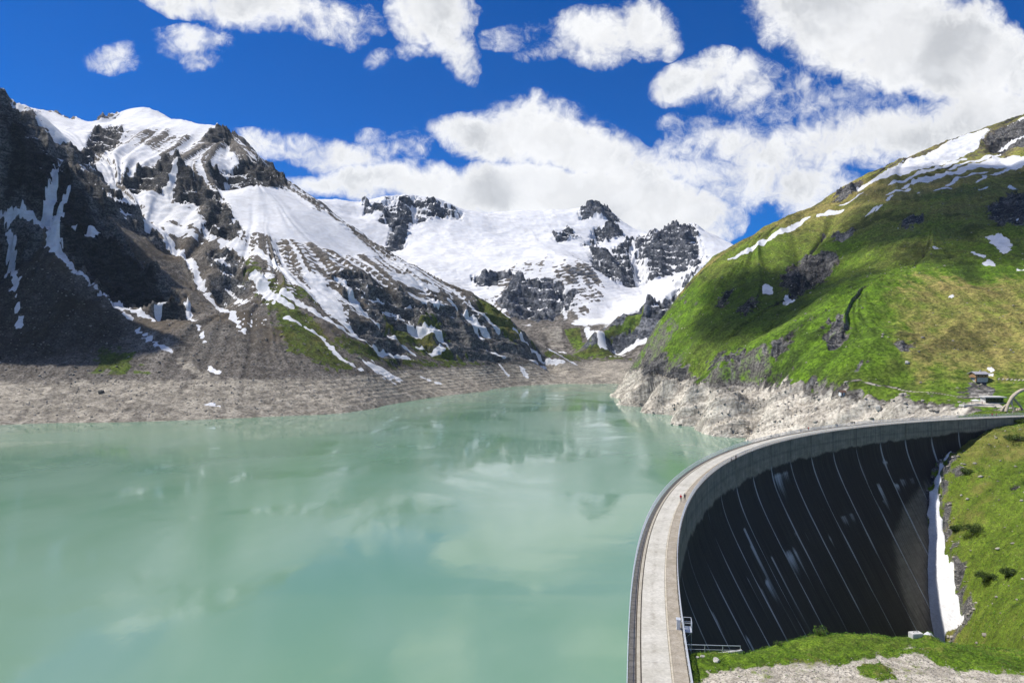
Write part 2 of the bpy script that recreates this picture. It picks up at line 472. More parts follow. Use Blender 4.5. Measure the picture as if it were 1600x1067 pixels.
# ------------------------------------------------------------------ ground material: rock, scree, turf and snow by cover
def ground_mat(name, fine, bump_d, soil=(0.100, 0.095, 0.090), soil2=(0.165, 0.157, 0.148), rock1=(0.150, 0.147, 0.143), rock2=(0.048, 0.048, 0.051),
               pale1=(0.46, 0.43, 0.37), pale2=(0.27, 0.245, 0.205), turf1=(0.055, 0.125, 0.010), turf2=(0.030, 0.050, 0.012), straw=(0.17, 0.145, 0.05), strata=None, edge=.34):
    m, t = new_mat(name)
    pos = t.n('ShaderNodeNewGeometry').outputs['Position']
    n_big = t.noise(pos, fine * 0.06, 5, 0.6)
    n_mid = t.noise(pos, fine * 0.35, 5, 0.62, 0.4)
    n_fin = t.noise(pos, fine * 1.6, 4, 0.65)
    if strata is None:
        sv = t.scalev(pos, (1, 1, 2.2))
    else:                                   # bedding: fine across the layers, long along them
        cb = t.n('ShaderNodeCombineXYZ')
        for i_, d_ in enumerate(strata):
            t.link(t.vmath('DOT_PRODUCT', pos, d_), cb.inputs[i_])
        sv = cb.outputs[0]
    n_str = t.noise(sv, fine * 0.22, 6, 0.68, 1.1)
    snow, turf, rock, pale, dark, brown, run = (t.attr(k) for k in ('snow', 'turf', 'rock', 'pale', 'dark', 'brown', 'run'))
    soilc = t.mix(t.ramp(n_mid, 0.36, 0.66), soil, soil2)
    soilc = t.mulc(soilc, t.mix(t.ramp(n_fin, 0.38, 0.62), (0.42, 0.41, 0.40), (1.5, 1.48, 1.44)))
    soilc = t.mix(t.math('MULTIPLY', brown, 0.75), soilc, (0.092, 0.072, 0.050))
    soilc = t.mulc(soilc, t.mix(run, (0.66, 0.65, 0.64), (1.42, 1.40, 1.36)))
    rockc = t.mix(t.ramp(n_str, 0.40, 0.60), rock2, rock1)
    rockc = t.mulc(rockc, t.mix(t.ramp(n_fin, 0.38, 0.62), (0.45, 0.45, 0.45), (1.5, 1.48, 1.43)))
    palec = t.mix(t.ramp(n_str, 0.40, 0.60), pale2, pale1)
    palec = t.mulc(palec, t.mix(t.ramp(n_fin, 0.36, 0.60), (0.66, 0.65, 0.63), (1.14, 1.13, 1.11)))
    base = t.mix(t.ramp(t.math('ADD', rock, t.math('MULTIPLY', t.math('SUBTRACT', n_mid, 0.5), 0.9)), 0.40, 0.60), soilc, rockc)
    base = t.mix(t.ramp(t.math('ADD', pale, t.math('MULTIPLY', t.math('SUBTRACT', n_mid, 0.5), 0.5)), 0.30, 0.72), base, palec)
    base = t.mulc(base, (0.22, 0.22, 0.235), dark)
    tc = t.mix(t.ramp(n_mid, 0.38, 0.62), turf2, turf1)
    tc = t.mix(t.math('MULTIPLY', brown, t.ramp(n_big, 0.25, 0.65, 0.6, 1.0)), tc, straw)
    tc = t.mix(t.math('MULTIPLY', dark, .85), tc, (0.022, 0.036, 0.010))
    tc = t.mulc(tc, t.mix(run, (0.66, 0.68, 0.66), (1.36, 1.33, 1.3)))
    tc = t.mulc(tc, t.mix(t.ramp(n_fin, 0.36, 0.64), (0.52, 0.55, 0.53), (1.42, 1.38, 1.32)))
    base = t.mix(t.ramp(t.math('ADD', turf, t.math('MULTIPLY', t.math('SUBTRACT', t.math('ADD', t.math('MULTIPLY', n_mid, .6), t.math('MULTIPLY', n_fin, .4)), 0.5), 1.1)), 0.38, 0.62), base, tc)
    sm = t.ramp(t.math('ADD', snow, t.math('MULTIPLY', t.math('SUBTRACT', t.math('ADD', t.math('MULTIPLY', n_mid, .55), t.math('MULTIPLY', n_fin, .45)), 0.5), edge)), 0.44, 0.56)
    snowc = t.mix(t.ramp(n_big, 0.3, 0.7), (0.64, 0.65, 0.67), (0.74, 0.745, 0.755))
    snowc = t.mulc(snowc, t.mix(t.ramp(n_str, .34, .62), (.84, .83, .81), (1, 1, 1)))
    colr = t.mix(sm, base, snowc)
    rough = t.ramp(sm, 0, 1, 0.95, 0.75)
    hgt = t.math('ADD', t.math('MULTIPLY', n_str, 0.7), t.math('MULTIPLY', n_fin, 0.35))
    nb = bump(t, hgt, t.ramp(sm, 0, 1, t.ramp(rock, 0, 1, 0.75, 1.0), 0.12), bump_d)
    finish(t, colr, rough, 0.12, nb)
    return m

def P_(L):
    return [px(*p) for p in L]

# ------------------------------------------------------------------ left mountainside
shoreA = [(-340, 690), (-150, 676), (0, 664), (170, 660), (335, 655), (440, 650), (540, 645), (590, 637), (640, 627), (700, 618), (760, 611), (800, 604), (870, 600), (920, 600), (945, 605)]
fullA = [(-340, 600), (-150, 594), (0, 590), (200, 588), (400, 587), (540, 582), (620, 575), (700, 570.5), (770, 567.5)]
ptsA = [px_z(u, v, 0.0) for u, v in shoreA] + [px_z(u, v, 37.0) for u, v in fullA]
for u, v in shoreA:
    x, y, _ = px_z(u, v, 0.0)
    ptsA.append((x + (10 if u < 700 else 20), y - 70, -26)); ptsA.append((x + 20, y - 160, -45))
L1 = [(-260, -260, 960), (-200, -220, 960), (-120, -120, 980), (-85, 0, 985), (-55, 70, 1000), (0, 148, 1050), (20, 168, 1050), (40, 185, 1048), (75, 240, 1040), (100, 265, 1030), (130, 285, 1020), (150, 312, 1005), (165, 340, 990), (190, 365, 975), (215, 390, 960), (250, 430, 930), (285, 465, 900), (292, 500, 870)]  # first points lie out of view, steepened to keep the wall in shade
ptsA += P_(L1) + [(p[0] + 34, p[1] + 42, p[2] - 16) for p in P_(L1)[5:-1]]
ptsA += P_([(0, 165, 1015), (0, 190, 990), (0, 225, 975), (-20, 150, 1020), (-25, 190, 990), (25, 200, 1015), (30, 240, 985), (0, 152, 1120), (0, 158, 1200), (0, 162, 1300), (0, 168, 1500), (-20, 140, 1120), (-20, 150, 1250), (30, 185, 1150), (45, 190, 1250), (55, 195, 1400), (0, 160, 1085), (10, 166, 1085), (-12, 150, 1085),
            (45, 176, 1640), (60, 184, 1650), (80, 190, 1720), (100, 198, 1650), (130, 203, 1700), (165, 200, 1720), (195, 190, 1750), (130, 192, 1790), (165, 192, 1815), (100, 188, 1750), (230, 184, 1790), (195, 180, 1845), (60, 178, 1740), (215, 174, 1860), (150, 190, 1870), (90, 187, 1830), (110, 188, 1825), (130, 191, 1840), (165, 190, 1870), (180, 186, 1885), (150, 192, 1835), (100, 186, 1870), (20, 168, 1690)])
ptsA += P_([(-150, 300, 960), (-150, 450, 860), (0, 330, 950), (0, 430, 860), (0, 520, 780), (60, 370, 915), (60, 470, 825), (110, 330, 965), (110, 410, 885), (110, 500, 800), (160, 400, 920), (160, 470, 840), (160, 530, 790), (220, 450, 880), (220, 520, 805), (260, 490, 860), (60, 560, 742), (200, 560, 750)])
ptsA += [(-800, 860, 590), (-830, 900, 640), (-950, 850, 680), (-800, 800, 520), (-900, 760, 540), (-1050, 700, 500), (-1000, 1000, 700), (-1150, 850, 760)]    # the wall goes on out of view, raised high to shade the slope
L2 = [(30, 160, 1700), (90, 178, 1800), (125, 187, 1850), (160, 186, 1900), (195, 172, 1920), (230, 168, 1920), (262, 184, 1870), (300, 192, 1800), (345, 200, 1700), (370, 217, 1620), (400, 243, 1550), (440, 282, 1440), (450, 288, 1423), (475, 305, 1400), (500, 322, 1380), (530, 342, 1350), (560, 362, 1320), (600, 388, 1300), (640, 412, 1295), (680, 434, 1290), (720, 455, 1290), (760, 470, 1295), (785, 490, 1300), (800, 505, 1305), (815, 522, 1312), (830, 538, 1325), (860, 553, 1335), (890, 566, 1332)]
L2w = P_(L2)
ptsA += L2w + [(p[0] + 60, p[1] + 170, p[2] - 130) for p in L2w[:-3]] + [(p[0] + 90, p[1] + 420, p[2] - 330) for p in L2w[:-3:2]]
ptsA += P_([(60, 195, 1560), (110, 225, 1400), (150, 240, 1360), (150, 285, 1200), (200, 300, 1210), (200, 345, 1120), (250, 395, 1045), (300, 450, 910), (310, 500, 840),
            # icefield lip, wall, buttress, snow apron
            (200, 205, 1620), (270, 212, 1600), (320, 225, 1560), (230, 250, 1380), (290, 262, 1330), (255, 300, 1240), (320, 340, 1160), (350, 310, 1240), (340, 285, 1330), (400, 290, 1310), (430, 300, 1330),
            (300, 300, 1235), (375, 365, 1105), (360, 300, 1290), (400, 345, 1180), (450, 350, 1190), (500, 385, 1160),
            (400, 400, 1050), (350, 420, 990), (420, 440, 965), (380, 480, 885), (430, 520, 835), (330, 540, 790), (450, 480, 905), (480, 430, 1030), (520, 460, 985), (560, 500, 955), (520, 530, 870),
            (560, 430, 1090), (600, 500, 1040), (600, 430, 1160), (620, 545, 990), (660, 470, 1160), (680, 530, 1095), (720, 500, 1190), (740, 540, 1150), (790, 545, 1215), (660, 440, 1210), (540, 395, 1205)])
ptsA += P_([(380, 408, 1030), (400, 430, 985), (430, 460, 930), (470, 500, 880), (510, 540, 845), (545, 572, 822)])           # green spur
ptsA += P_([(700, 495, 1160), (720, 520, 1150), (690, 455, 1225)])                                                   # dark crag
ptsA += [px(880, 558, 1440), px(960, 555, 1450), px(920, 564, 1400), px(850, 574, 1310), px(900, 573, 1345), px(950, 574, 1330), px(985, 571, 1340), px(870, 591, 1235), px(930, 589, 1240), px(960, 590, 1215), px(1000, 585, 1220), px(1040, 575, 1270), px(900, 582, 1290)]
ptsA += [(x, 1620, -60) for x in (60, 150, 250, 330)]
A = Sheet(ptsA, 22.0)
A.grid(-300, 1010, 710, [(-300, 470), (0, 570), (540, 665), (640, 780), (700, 850), (800, 1000), (880, 1120), (1010, 1130)],
       [(-300, 1500), (60, 2000), (250, 2080), (350, 1850), (450, 1560), (600, 1450), (760, 1460), (860, 1530), (1010, 1560)], 450, 1.0)
print('A ready')

def local_noise(S, sc):
    return fbm(S.X / sc, S.Y / sc, 4, 11)

def max_paint(M, S, polys, wig, val=1.0, soft=None):
    for p in polys:
        d = S.sdf(p, wig)
        s = soft if soft else 3.0
        np.maximum(M, val * sstep(d, -s, s), out=M)
def max_line(M, S, lines, wig, val=1.0, soft=2.0):
    for p in lines:
        np.maximum(M, val * sstep(S.line(p, wig), -soft, soft), out=M)

# --- cover of the left mountainside
gulA = A.streaks(34, 260, 10, 3)
finA = A.streaks(9, 90, 8, 21)
nA = fbm(A.X / 60, A.Y / 60, 5, 2)
nA2 = fbm(A.X / 14, A.Y / 14, 4, 31)
wigA = (finA * 2.6 + nA2 * 9.0).astype(np.float32)
rockA = np.zeros_like(A.Z0); snowA = np.zeros_like(A.Z0); turfA = np.zeros_like(A.Z0); paleA = np.zeros_like(A.Z0); darkA = np.zeros_like(A.Z0); brownA = np.zeros_like(A.Z0)
R_cliffs = [
    [(0, 150), (40, 187), (75, 242), (130, 287), (165, 342), (215, 392), (250, 432), (285, 467), (290, 500), (245, 498), (215, 470), (180, 470), (150, 440), (110, 400), (85, 380), (40, 335), (0, 340)],
    [(185, 290), (210, 266), (255, 248), (285, 256), (320, 285), (345, 312), (376, 366), (340, 370), (312, 348), (322, 314), (290, 314), (240, 302), (205, 300)],
    [(105, 228), (140, 206), (165, 193), (188, 208), (178, 226), (150, 238), (130, 255), (112, 262)],
    [(322, 212), (345, 200), (368, 214), (358, 226), (320, 226)],
    [(325, 268), (380, 252), (420, 262), (445, 290), (430, 296), (380, 291), (345, 291)],
    [(160, 305), (200, 320), (210, 335), (170, 330), (140, 322)],
    [(90, 232), (120, 262), (165, 295), (185, 330), (160, 340), (120, 290)],
    [(640, 480), (690, 470), (725, 500), (735, 530), (700, 540), (680, 510), (650, 505)],
    [(520, 430), (560, 425), (590, 445), (640, 465), (650, 490), (600, 485), (570, 470), (540, 465)],
    [(385, 415), (402, 430), (420, 452), (405, 462), (388, 440)],
    [(740, 455), (770, 470), (800, 505), (790, 520), (765, 500), (748, 480)],
    [(330, 385), (372, 400), (375, 425), (345, 430), (320, 410)],
    [(580, 500), (620, 495), (640, 520), (600, 525)],
]
max_paint(rockA, A, R_cliffs, wigA * 1.3, 1.0, 5)
rockA = np.maximum(rockA, sstep(A.slope0 + 0.12 * nA, 0.85, 1.15))
iceA = np.zeros_like(A.Z0)
ICE = [[(30, 164), (80, 177), (120, 186), (160, 185), (195, 171), (230, 166), (262, 183), (300, 191), (338, 199), (318, 213), (285, 208), (240, 200), (205, 199), (172, 192), (140, 205), (108, 225), (85, 228), (60, 195)], [(340, 294), (400, 291), (440, 294), (470, 318), (520, 347), (560, 376), (590, 398), (555, 398), (500, 388), (430, 372), (388, 362), (365, 330)]]
for q_ in ICE: iceA = np.maximum(iceA, sstep(A.sdf(q_), -12, 6))
crag = ridged(A.X / 105 + nA * 0.3, A.Y / 105, 6, 40, .5)
crag2 = ridged(A.X / 34, A.Y / 34, 4, 60)
hA = np.clip((A.Z0 - 60) / 200, 0, 1)
ZA = A.Z0 + gulA * (1.2 + 3.0 * hA) * (1 - .8 * iceA) * sstep(A.Z0, 20, 80) + (crag - 0.45) * (5 + 34 * rockA) * (1 - .85 * iceA) * sstep(A.Z0, 40, 120) * (1 - .7 * sstep(A.X, -160, -20)) + (crag2 - 0.4) * (1.2 + 7.5 * rockA) * (1 - .9 * iceA) * sstep(A.Z0, 38, 70) \
    + nA2 * (0.5 + 1.6 * rockA) + finA * 0.35 * sstep(A.Z0, 2, 40) * (1 - .9 * iceA) + fbm(A.X / 5, A.Y / 5, 3, 77) * 0.25
rk = np.clip(rockA * 1.1, 0, 1) * (1 - iceA)
ZA = ledges(ZA, ZA + .30 * A.X - .12 * A.Y + nA * 14 + nA2 * 3, 19.0, .62 * rk)
ZA = ledges(ZA, ZA + .18 * A.X + nA2 * 4, 6.5, .55 * rk + .09 * sstep(A.Z0, 70, 140) * (1 - iceA))
slA, _, _ = A.slope(ZA)
hh = A.Z0 + nA * 60
# snow lies by height, in the hollows and off the steep rock
thin2 = A.streaks(13, 120, 10, 57)
prob = 0.16 + 0.42 * sstep(hh, 90, 260) - 0.15 * thin2 + 0.22 * sstep(hh, 260, 430) - 0.16 * gulA * 0.8 - 0.15 * finA - 0.55 * sstep(slA, 0.85, 1.5) - 0.25 * nA2
prob *= sstep(hh, 70, 150)
left_dry = sstep(A.X / A.Y * F0 + U0, 300, 430)
snowA = np.clip(prob * (0.35 + 0.65 * np.maximum(left_dry, sstep(A.Z0, 250, 330))), 0, 0.8)
rock_keep = sstep(rockA, 0.3, 0.7)
snowA *= 1 - 0.75 * rock_keep * sstep(slA, .35, .9)
SN = [
    [(30, 166), (80, 179), (120, 188), (160, 187), (195, 173), (230, 168), (262, 185), (300, 193), (338, 201), (318, 213), (285, 208), (240, 200), (205, 199), (172, 192), (140, 205), (108, 225), (85, 228), (60, 195)],
    [(340, 294), (400, 291), (440, 294), (470, 318), (520, 347), (560, 376), (590, 398), (555, 398), (500, 388), (430, 372), (388, 362), (365, 330)],
    [(165, 303), (195, 301), (240, 305), (300, 326), (348, 368), (382, 378), (402, 400), (360, 388), (312, 362), (272, 348), (235, 347), (198, 338)],
    [(150, 258), (185, 230), (230, 232), (272, 246), (232, 256), (205, 272), (168, 292), (128, 272)],
    [(505, 330), (545, 358), (520, 352), (495, 338)],
    [(470, 425), (500, 430), (530, 470), (545, 500), (520, 495), (490, 455)],
    [(240, 345), (280, 352), (320, 372), (290, 372), (255, 362)],
    [(560, 562), (580, 565), (630, 596), (612, 597), (585, 582)],
    [(560, 455), (600, 462), (640, 480), (610, 482), (580, 475)],
    [(600, 425), (650, 435), (690, 455), (650, 452), (615, 442)],
    [(325, 395), (345, 400), (390, 470), (380, 475), (350, 440), (330, 415)],
]
max_paint(snowA, A, SN, wigA, 1.0, 3)
mix_face = sstep(A.sdf([(190, 205), (300, 214), (330, 222), (372, 222), (440, 285), (470, 308), (440, 296), (340, 292), (310, 292), (262, 247), (225, 228)], wigA), -4, 4)
snowA = np.where(mix_face > 0.5, np.clip(0.62 - 0.2 * finA - 0.22 * gulA - 0.5 * sstep(slA, 0.9, 1.6) + 0.25 * nA2 - 0.35 * rock_keep, 0, 1), snowA)
SL = [
    [(272, 262, 3), (262, 300, 7), (232, 360, 4)],
    [(245, 355, 6), (285, 400, 7), (315, 448, 3)], [(305, 440, 3), (330, 470, 4), (372, 508, 3)],
    [(395, 430, 6), (420, 462, 7), (455, 480, 3)], [(330, 468, 3), (350, 488, 3), (380, 520, 1.5)],
    [(92, 262, 2), (72, 330, 6), (88, 390, 7), (112, 415, 4), (150, 447, 3), (205, 497, 2.5)], [(0, 350, 3), (30, 340, 3.5), (62, 338, 5)], [(105, 300, 2), (80, 352, 3.5)], [(12, 350, 3), (16, 400, 4), (22, 450, 2), (32, 520, 1)],
    [(165, 460, 3), (185, 450, 6), (200, 475, 3), (240, 500, 4)], [(115, 370, 4), (150, 357, 3)], [(246, 490, 4), (255, 480, 3)],
    [(286, 470, 2), (298, 500, 2.5), (318, 535, 1.2)], [(215, 515, 2.5), (240, 538, 3), (275, 560, 2)], [(320, 570, 2), (340, 585, 2)],
    [(440, 460, 4), (500, 495, 5), (545, 520, 3)], [(500, 470, 5), (555, 520, 5), (590, 545, 2)], [(445, 500, 2), (500, 525, 2.5)],
    [(505, 530, 3), (530, 560, 3), (560, 578, 2)], [(530, 440, 5), (560, 480, 7), (600, 520, 3), (645, 552, 4)], [(590, 545, 3), (640, 560, 2)],
    [(640, 500, 4), (680, 525, 5), (700, 545, 2)], [(650, 540, 2), (690, 548, 3)], [(700, 470, 3), (740, 500, 5), (760, 520, 3)], [(735, 480, 3), (775, 510, 4)], [(742, 510, 4), (750, 525, 3)],
    [(760, 545, 2), (790, 560, 2)], [(805, 520, 3), (830, 545, 3), (880, 566, 3)], [(780, 570, 2), (795, 590, 2)], [(815, 575, 3), (822, 590, 3)], [(860, 548, 3), (895, 568, 4)],
    [(830, 565, 2), (850, 574, 2)], [(600, 585, 3), (615, 592, 3)], [(330, 635, 3), (344, 636, 3)], [(660, 590, 2.5), (685, 600, 2)],
    [(640, 462, 3), (690, 480, 3)], [(610, 405, 5), (660, 432, 4), (700, 452, 3)], [(400, 395, 5), (460, 440, 6), (500, 470, 4)],
]
# rock stays bare where it is dark and steep
snowA *= 1 - 0.9 * np.clip(sstep(slA, 1.2, 1.9) * (mix_face < 0.5) * (1 - iceA), 0, 1)
thinA = A.streaks(6.5, 150, 12, 51)
thin = sstep(thinA + .5 * nA + .35 * gulA * -1, 1.25, 1.6) * sstep(hh, 85, 130) * (1 - sstep(slA, 1.0, 1.4)) * sstep(A.X / A.Y * F0 + U0, 290, 400)
snowA = np.maximum(snowA, thin * .9)
max_line(snowA, A, SL, wigA * 0.55, 1.0, 2.0)
snowA = np.maximum(snowA, .95 * sstep(iceA, .55, .8) * (1 - .8 * rock_keep))
snowA *= sstep(A.Z0, 6, 8)
G_turf = [
    [(380, 408), (400, 415), (440, 450), (500, 515), (550, 575), (545, 585), (500, 572), (450, 545), (425, 500), (402, 462), (385, 435)],
    [(140, 585), (150, 560), (165, 540), (205, 555), (222, 585), (180, 588)],
    [(520, 520), (580, 545), (620, 575), (560, 560), (530, 545)], [(640, 520), (680, 540), (740, 565), (700, 570), (650, 550)],
    [(735, 460), (770, 468), (800, 505), (835, 545), (800, 535), (770, 505), (745, 480)], [(560, 540), (700, 560), (760, 572), (700, 578), (620, 572)],
    [(440, 440), (480, 452), (490, 470), (460, 465)], [(840, 560), (900, 552), (960, 553), (985, 562), (900, 566)],
    [(600, 500), (680, 500), (700, 530), (640, 540), (600, 525)],
]
max_paint(turfA, A, G_turf, wigA * 1.6, 0.75, 9)
turfA = np.maximum(turfA, 0.30 * sstep(A.Z0 + nA * 40, 45, 70) * sstep(A.X / A.Y * F0 + U0, 380, 520) * (1 - sstep(A.Z0, 190, 260)))
darkA = np.maximum(1.0 * sstep(A.sdf(R_cliffs[0], wigA), -5, 20), 0.0)  # dark rock of the left wall, colour deepened for the shade it stands in
darkA = np.maximum(darkA, .8 * sstep(A.sdf([(-60, 340), (0, 340), (60, 370), (100, 410), (160, 455), (215, 510), (180, 545), (100, 565), (0, 570), (-60, 570)], wigA * 2), -10, 25))  # shadow on the talus below the wall, painted into the ground colour
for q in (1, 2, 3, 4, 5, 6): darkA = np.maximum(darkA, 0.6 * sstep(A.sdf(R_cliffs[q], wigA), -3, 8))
brownA = np.clip(sstep(nA, -0.1, 0.4) * 0.7 * sstep(A.Z0, 42, 90) * (1 - sstep(A.Z0, 200, 300)) + 0.3, 0, 1)
# the drained shore: pale silt and stones below the old waterline
band = 1 - sstep(A.Z0 + nA2 * 5 + finA * 1.2, 30, 40)
paleA = band * (0.60 + 0.16 * nA + .05 * finA)
paleA = np.maximum(paleA, 0.55 * sstep(A.line([(210, 510, 3), (270, 555, 5), (320, 590, 8), (350, 615, 12)], wigA * 0.6), -3, 3))
brownA = np.where(band > 0.5, 0.25, brownA)
brownA = np.maximum(brownA, turfA * 0.55)
turfA *= 1 - band
rockA *= 1 - band
ZA += band * (fbm(A.X / 9, A.Y / 9, 4, 5) * 1.1 + np.clip(fbm(A.X / 3.2, A.Y / 3.2, 2, 9), 0.15, 1) * 1.0)
ZA += band * 0.9 * np.sin((A.Z0 + nA * 2) * 1.6) * 0.35 * sstep(A.Z0, 3, 8)
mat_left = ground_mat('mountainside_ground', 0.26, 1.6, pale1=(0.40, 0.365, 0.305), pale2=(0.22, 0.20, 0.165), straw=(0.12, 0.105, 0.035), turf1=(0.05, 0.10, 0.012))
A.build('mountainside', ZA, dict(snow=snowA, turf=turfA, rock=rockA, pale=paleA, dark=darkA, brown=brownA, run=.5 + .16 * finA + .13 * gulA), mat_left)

# ------------------------------------------------------------------ glaciated massif at the head of the valley
skyB = [(380, 330, 2500), (440, 320, 2450), (490, 312, 2450), (530, 314, 2600), (565, 315, 2600), (600, 306, 2600), (640, 303, 2600), (680, 312, 2600), (705, 322, 2600), (722, 331, 2600), (760, 338, 2900), (800, 339, 3000), (860, 337, 3000), (895, 333, 2950), (905, 326, 2900), (925, 324, 2890), (945, 325, 2880), (970, 343, 2800), (995, 360, 2750), (1030, 362, 2650), (1050, 358, 2600), (1070, 354, 2570), (1085, 348, 2550), (1098, 360, 2520), (1118, 368, 2500), (1145, 382, 2450), (1180, 402, 2400), (1250, 430, 2300), (1330, 460, 2250)]
ptsB = P_(skyB) + [(p[0], p[1] + 300, p[2] - 90) for p in P_(skyB)[::2]] + [(p[0], p[1] + 700, p[2] - 350) for p in P_(skyB)[::3]]
ptsB += P_([(440, 380, 2200), (500, 345, 2300), (560, 335, 2480), (590, 388, 2280), (612, 395, 2230), (600, 355, 2400), (640, 340, 2480), (660, 360, 2400), (700, 338, 2560), (560, 400, 2050),
            (650, 385, 2250), (700, 400, 2150), (640, 420, 2000), (740, 432, 2000), (700, 440, 1900), (760, 370, 2450), (800, 375, 2450), (850, 380, 2350), (880, 395, 2200), (820, 398, 2180),
            (740, 445, 1950), (770, 425, 2000), (800, 418, 2010), (850, 412, 2010), (900, 403, 2060), (925, 412, 2050),
            (760, 478, 1800), (790, 490, 1720), (820, 505, 1680), (860, 505, 1680), (900, 488, 1740), (930, 480, 1780), (820, 440, 1900), (870, 440, 1900), (845, 470, 1790), (900, 450, 1880),
            (830, 520, 1600), (850, 508, 1620), (880, 502, 1640), (905, 515, 1600), (860, 541, 1540), (900, 553, 1490), (930, 532, 1550), (880, 557, 1450), (960, 554, 1460), (920, 563, 1410),
            (905, 372, 2550), (870, 378, 2450), (940, 375, 2600), (990, 372, 2650), (925, 398, 2330), (950, 440, 2150), (985, 450, 2100), (1040, 437, 2150), (1085, 420, 2220), (935, 387, 2450), (960, 400, 2350), (1000, 400, 2350), (1060, 400, 2330), (1110, 395, 2330),
            (1000, 462, 2000), (960, 480, 1850), (940, 497, 1750), (1030, 456, 1920), (1060, 440, 1950),
            (1200, 360, 1800), (1150, 383, 1700), (1120, 400, 1670), (1090, 420, 1650), (1050, 448, 1600), (1020, 466, 1580), (1000, 478, 1560), (965, 497, 1510), (937, 515, 1470),
            (960, 547, 1470), (1000, 530, 1450), (1050, 500, 1450), (990, 515, 1480), (1100, 460, 1510), (950, 561, 1400), (1020, 545, 1400),
            (700, 520, 1600), (640, 500, 1650), (560, 480, 1750), (780, 540, 1500), (440, 450, 1900)])
ptsB += [(x, 1290, -60) for x in (-300, -150, 0, 120, 250, 400)]
B = Sheet(ptsB, 16.0)
B.grid(420, 1200, 510, [(420, 1650), (760, 1450), (840, 1330), (1200, 1330)], [(420, 3100), (1200, 3300)], 420, 1.0)
gulB = B.streaks(75, 300, 9, 5, ) + .5 * fbm(B.X / 70, B.Y / 70, 3, 8) / .3; finB = B.streaks(12, 90, 7, 25)
nB = fbm(B.X / 90, B.Y / 90, 5, 6); nB2 = fbm(B.X / 22, B.Y / 22, 4, 33)
wigB = (finB * 4 + nB2 * 14).astype(np.float32)
rockB = np.zeros_like(B.Z0)
RB = [
    [(598, 308), (640, 303), (680, 313), (722, 331), (718, 342), (690, 340), (665, 345), (640, 350), (628, 388), (600, 392), (612, 360), (590, 345), (600, 330)],
    [(566, 318), (600, 312), (600, 332), (568, 335)],
    [(905, 328), (945, 325), (975, 346), (960, 350), (930, 340), (905, 342)],
    [(920, 395), (960, 385), (1000, 366), (1050, 358), (1085, 348), (1145, 382), (1120, 398), (1080, 418), (1040, 432), (1000, 442), (955, 440), (930, 420)],
    [(862, 368), (885, 355), (905, 372), (870, 378)],
    [(905, 385), (930, 355), (960, 360), (975, 370), (950, 378)],
    [(780, 470), (800, 440), (830, 438), (870, 440), (900, 455), (890, 475), (860, 500), (825, 500), (800, 492)],
    [(738, 432), (770, 426), (800, 430), (770, 445), (745, 446)],
    [(1050, 440), (1110, 408), (1110, 420), (1060, 452), (1000, 482), (970, 497), (960, 540), (1000, 528), (1060, 480)],
]
max_paint(rockB, B, RB, wigB, 1.0, 8)
cragB = ridged(B.X / 150 + nB * .3, B.Y / 150, 5, 41, .45); cragB2 = ridged(B.X / 45, B.Y / 45, 4, 61)
ZB = B.Z0 + nB * 8 * (1 - rockB) * sstep(B.Z0, 80, 150) + (cragB - 0.5) * (4 + 44 * rockB) * sstep(B.Z0, 60, 140) + (cragB2 - .4) * (1.0 + 13 * rockB) * sstep(B.Z0, 50, 90) + gulB * (0.8 + 9.0 * rockB) + nB2 * (0.5 + 1.6 * rockB)
ZB = ledges(ZB, ZB + .28 * B.X + nB * 22 + nB2 * 5, 30.0, .65 * rockB)
ZB = ledges(ZB, ZB - .2 * B.X + nB2 * 7, 11.0, .6 * rockB + .25 * sstep(B.Z0, 90, 180) * (1 - sstep(B.Z0, 280, 340)))
slB, _, _ = B.slope(ZB)
hB = B.Z0 + nB * 30
snowB = 0.15 + 0.85 * sstep(hB, 60, 190)
snowB -= 0.10 * np.clip(gulB, -1, 2) * (1 - sstep(B.Z0, 230, 330)) * sstep(slB, 0.2, 0.7)
stepmix = sstep(B.sdf([(735, 432), (800, 418), (900, 400), (935, 425), (945, 470), (900, 500), (830, 508), (785, 492), (750, 465)], wigB), -5, 10)
snowB -= stepmix * (0.28 + 0.07 * finB + 0.42 * sstep(slB, 0.45, 1.0) + 0.5 * nB2 + .25 * nB)
snowB -= rockB * (0.12 + 0.62 * sstep(slB, 0.5, 1.35) + 0.10 * finB + 0.18 * gulB + .4 * nB2)
GB = [[(845, 508), (880, 500), (910, 512), (925, 540), (900, 552), (860, 542), (835, 522)], [(900, 520), (960, 500), (1000, 484), (1030, 480), (1000, 520), (960, 545), (925, 540)], [(840, 552), (900, 552), (985, 548), (985, 570), (850, 570)]]
bare = np.zeros_like(snowB); max_paint(bare, B, GB, wigB * .7, 1.0, 6)
snowB = snowB * (1 - 0.9 * bare)
max_line(snowB, B, [[(840, 548, 2), (880, 552, 2)], [(925, 520, 4), (940, 540, 5)], [(958, 552, 2), (985, 545, 5), (1005, 535, 4)], [(915, 515, 3), (935, 522, 3)], [(945, 560, 2), (975, 556, 2)], [(900, 505, 6), (960, 492, 6), (1000, 472, 7), (1060, 440, 6), (1130, 398, 5)], [(920, 500, 8), (950, 480, 14)]], wigB * .4, 1.0, 3)
turfB = np.zeros_like(snowB)
max_paint(turfB, B, [[(880, 515), (905, 512), (925, 538), (900, 548)], [(925, 522), (960, 503), (1010, 486), (1000, 505), (950, 530)], [(840, 555), (960, 555), (985, 566), (850, 570)]], wigB, .85, 8)
turfB *= 1 - 0.0 * snowB
paleB = 0.5 * sstep(B.sdf([(840, 512), (880, 505), (880, 545), (855, 542)], wigB * .5), -4, 6)
darkB = 0.35 * rockB * sstep(B.Y, 1950, 2100)
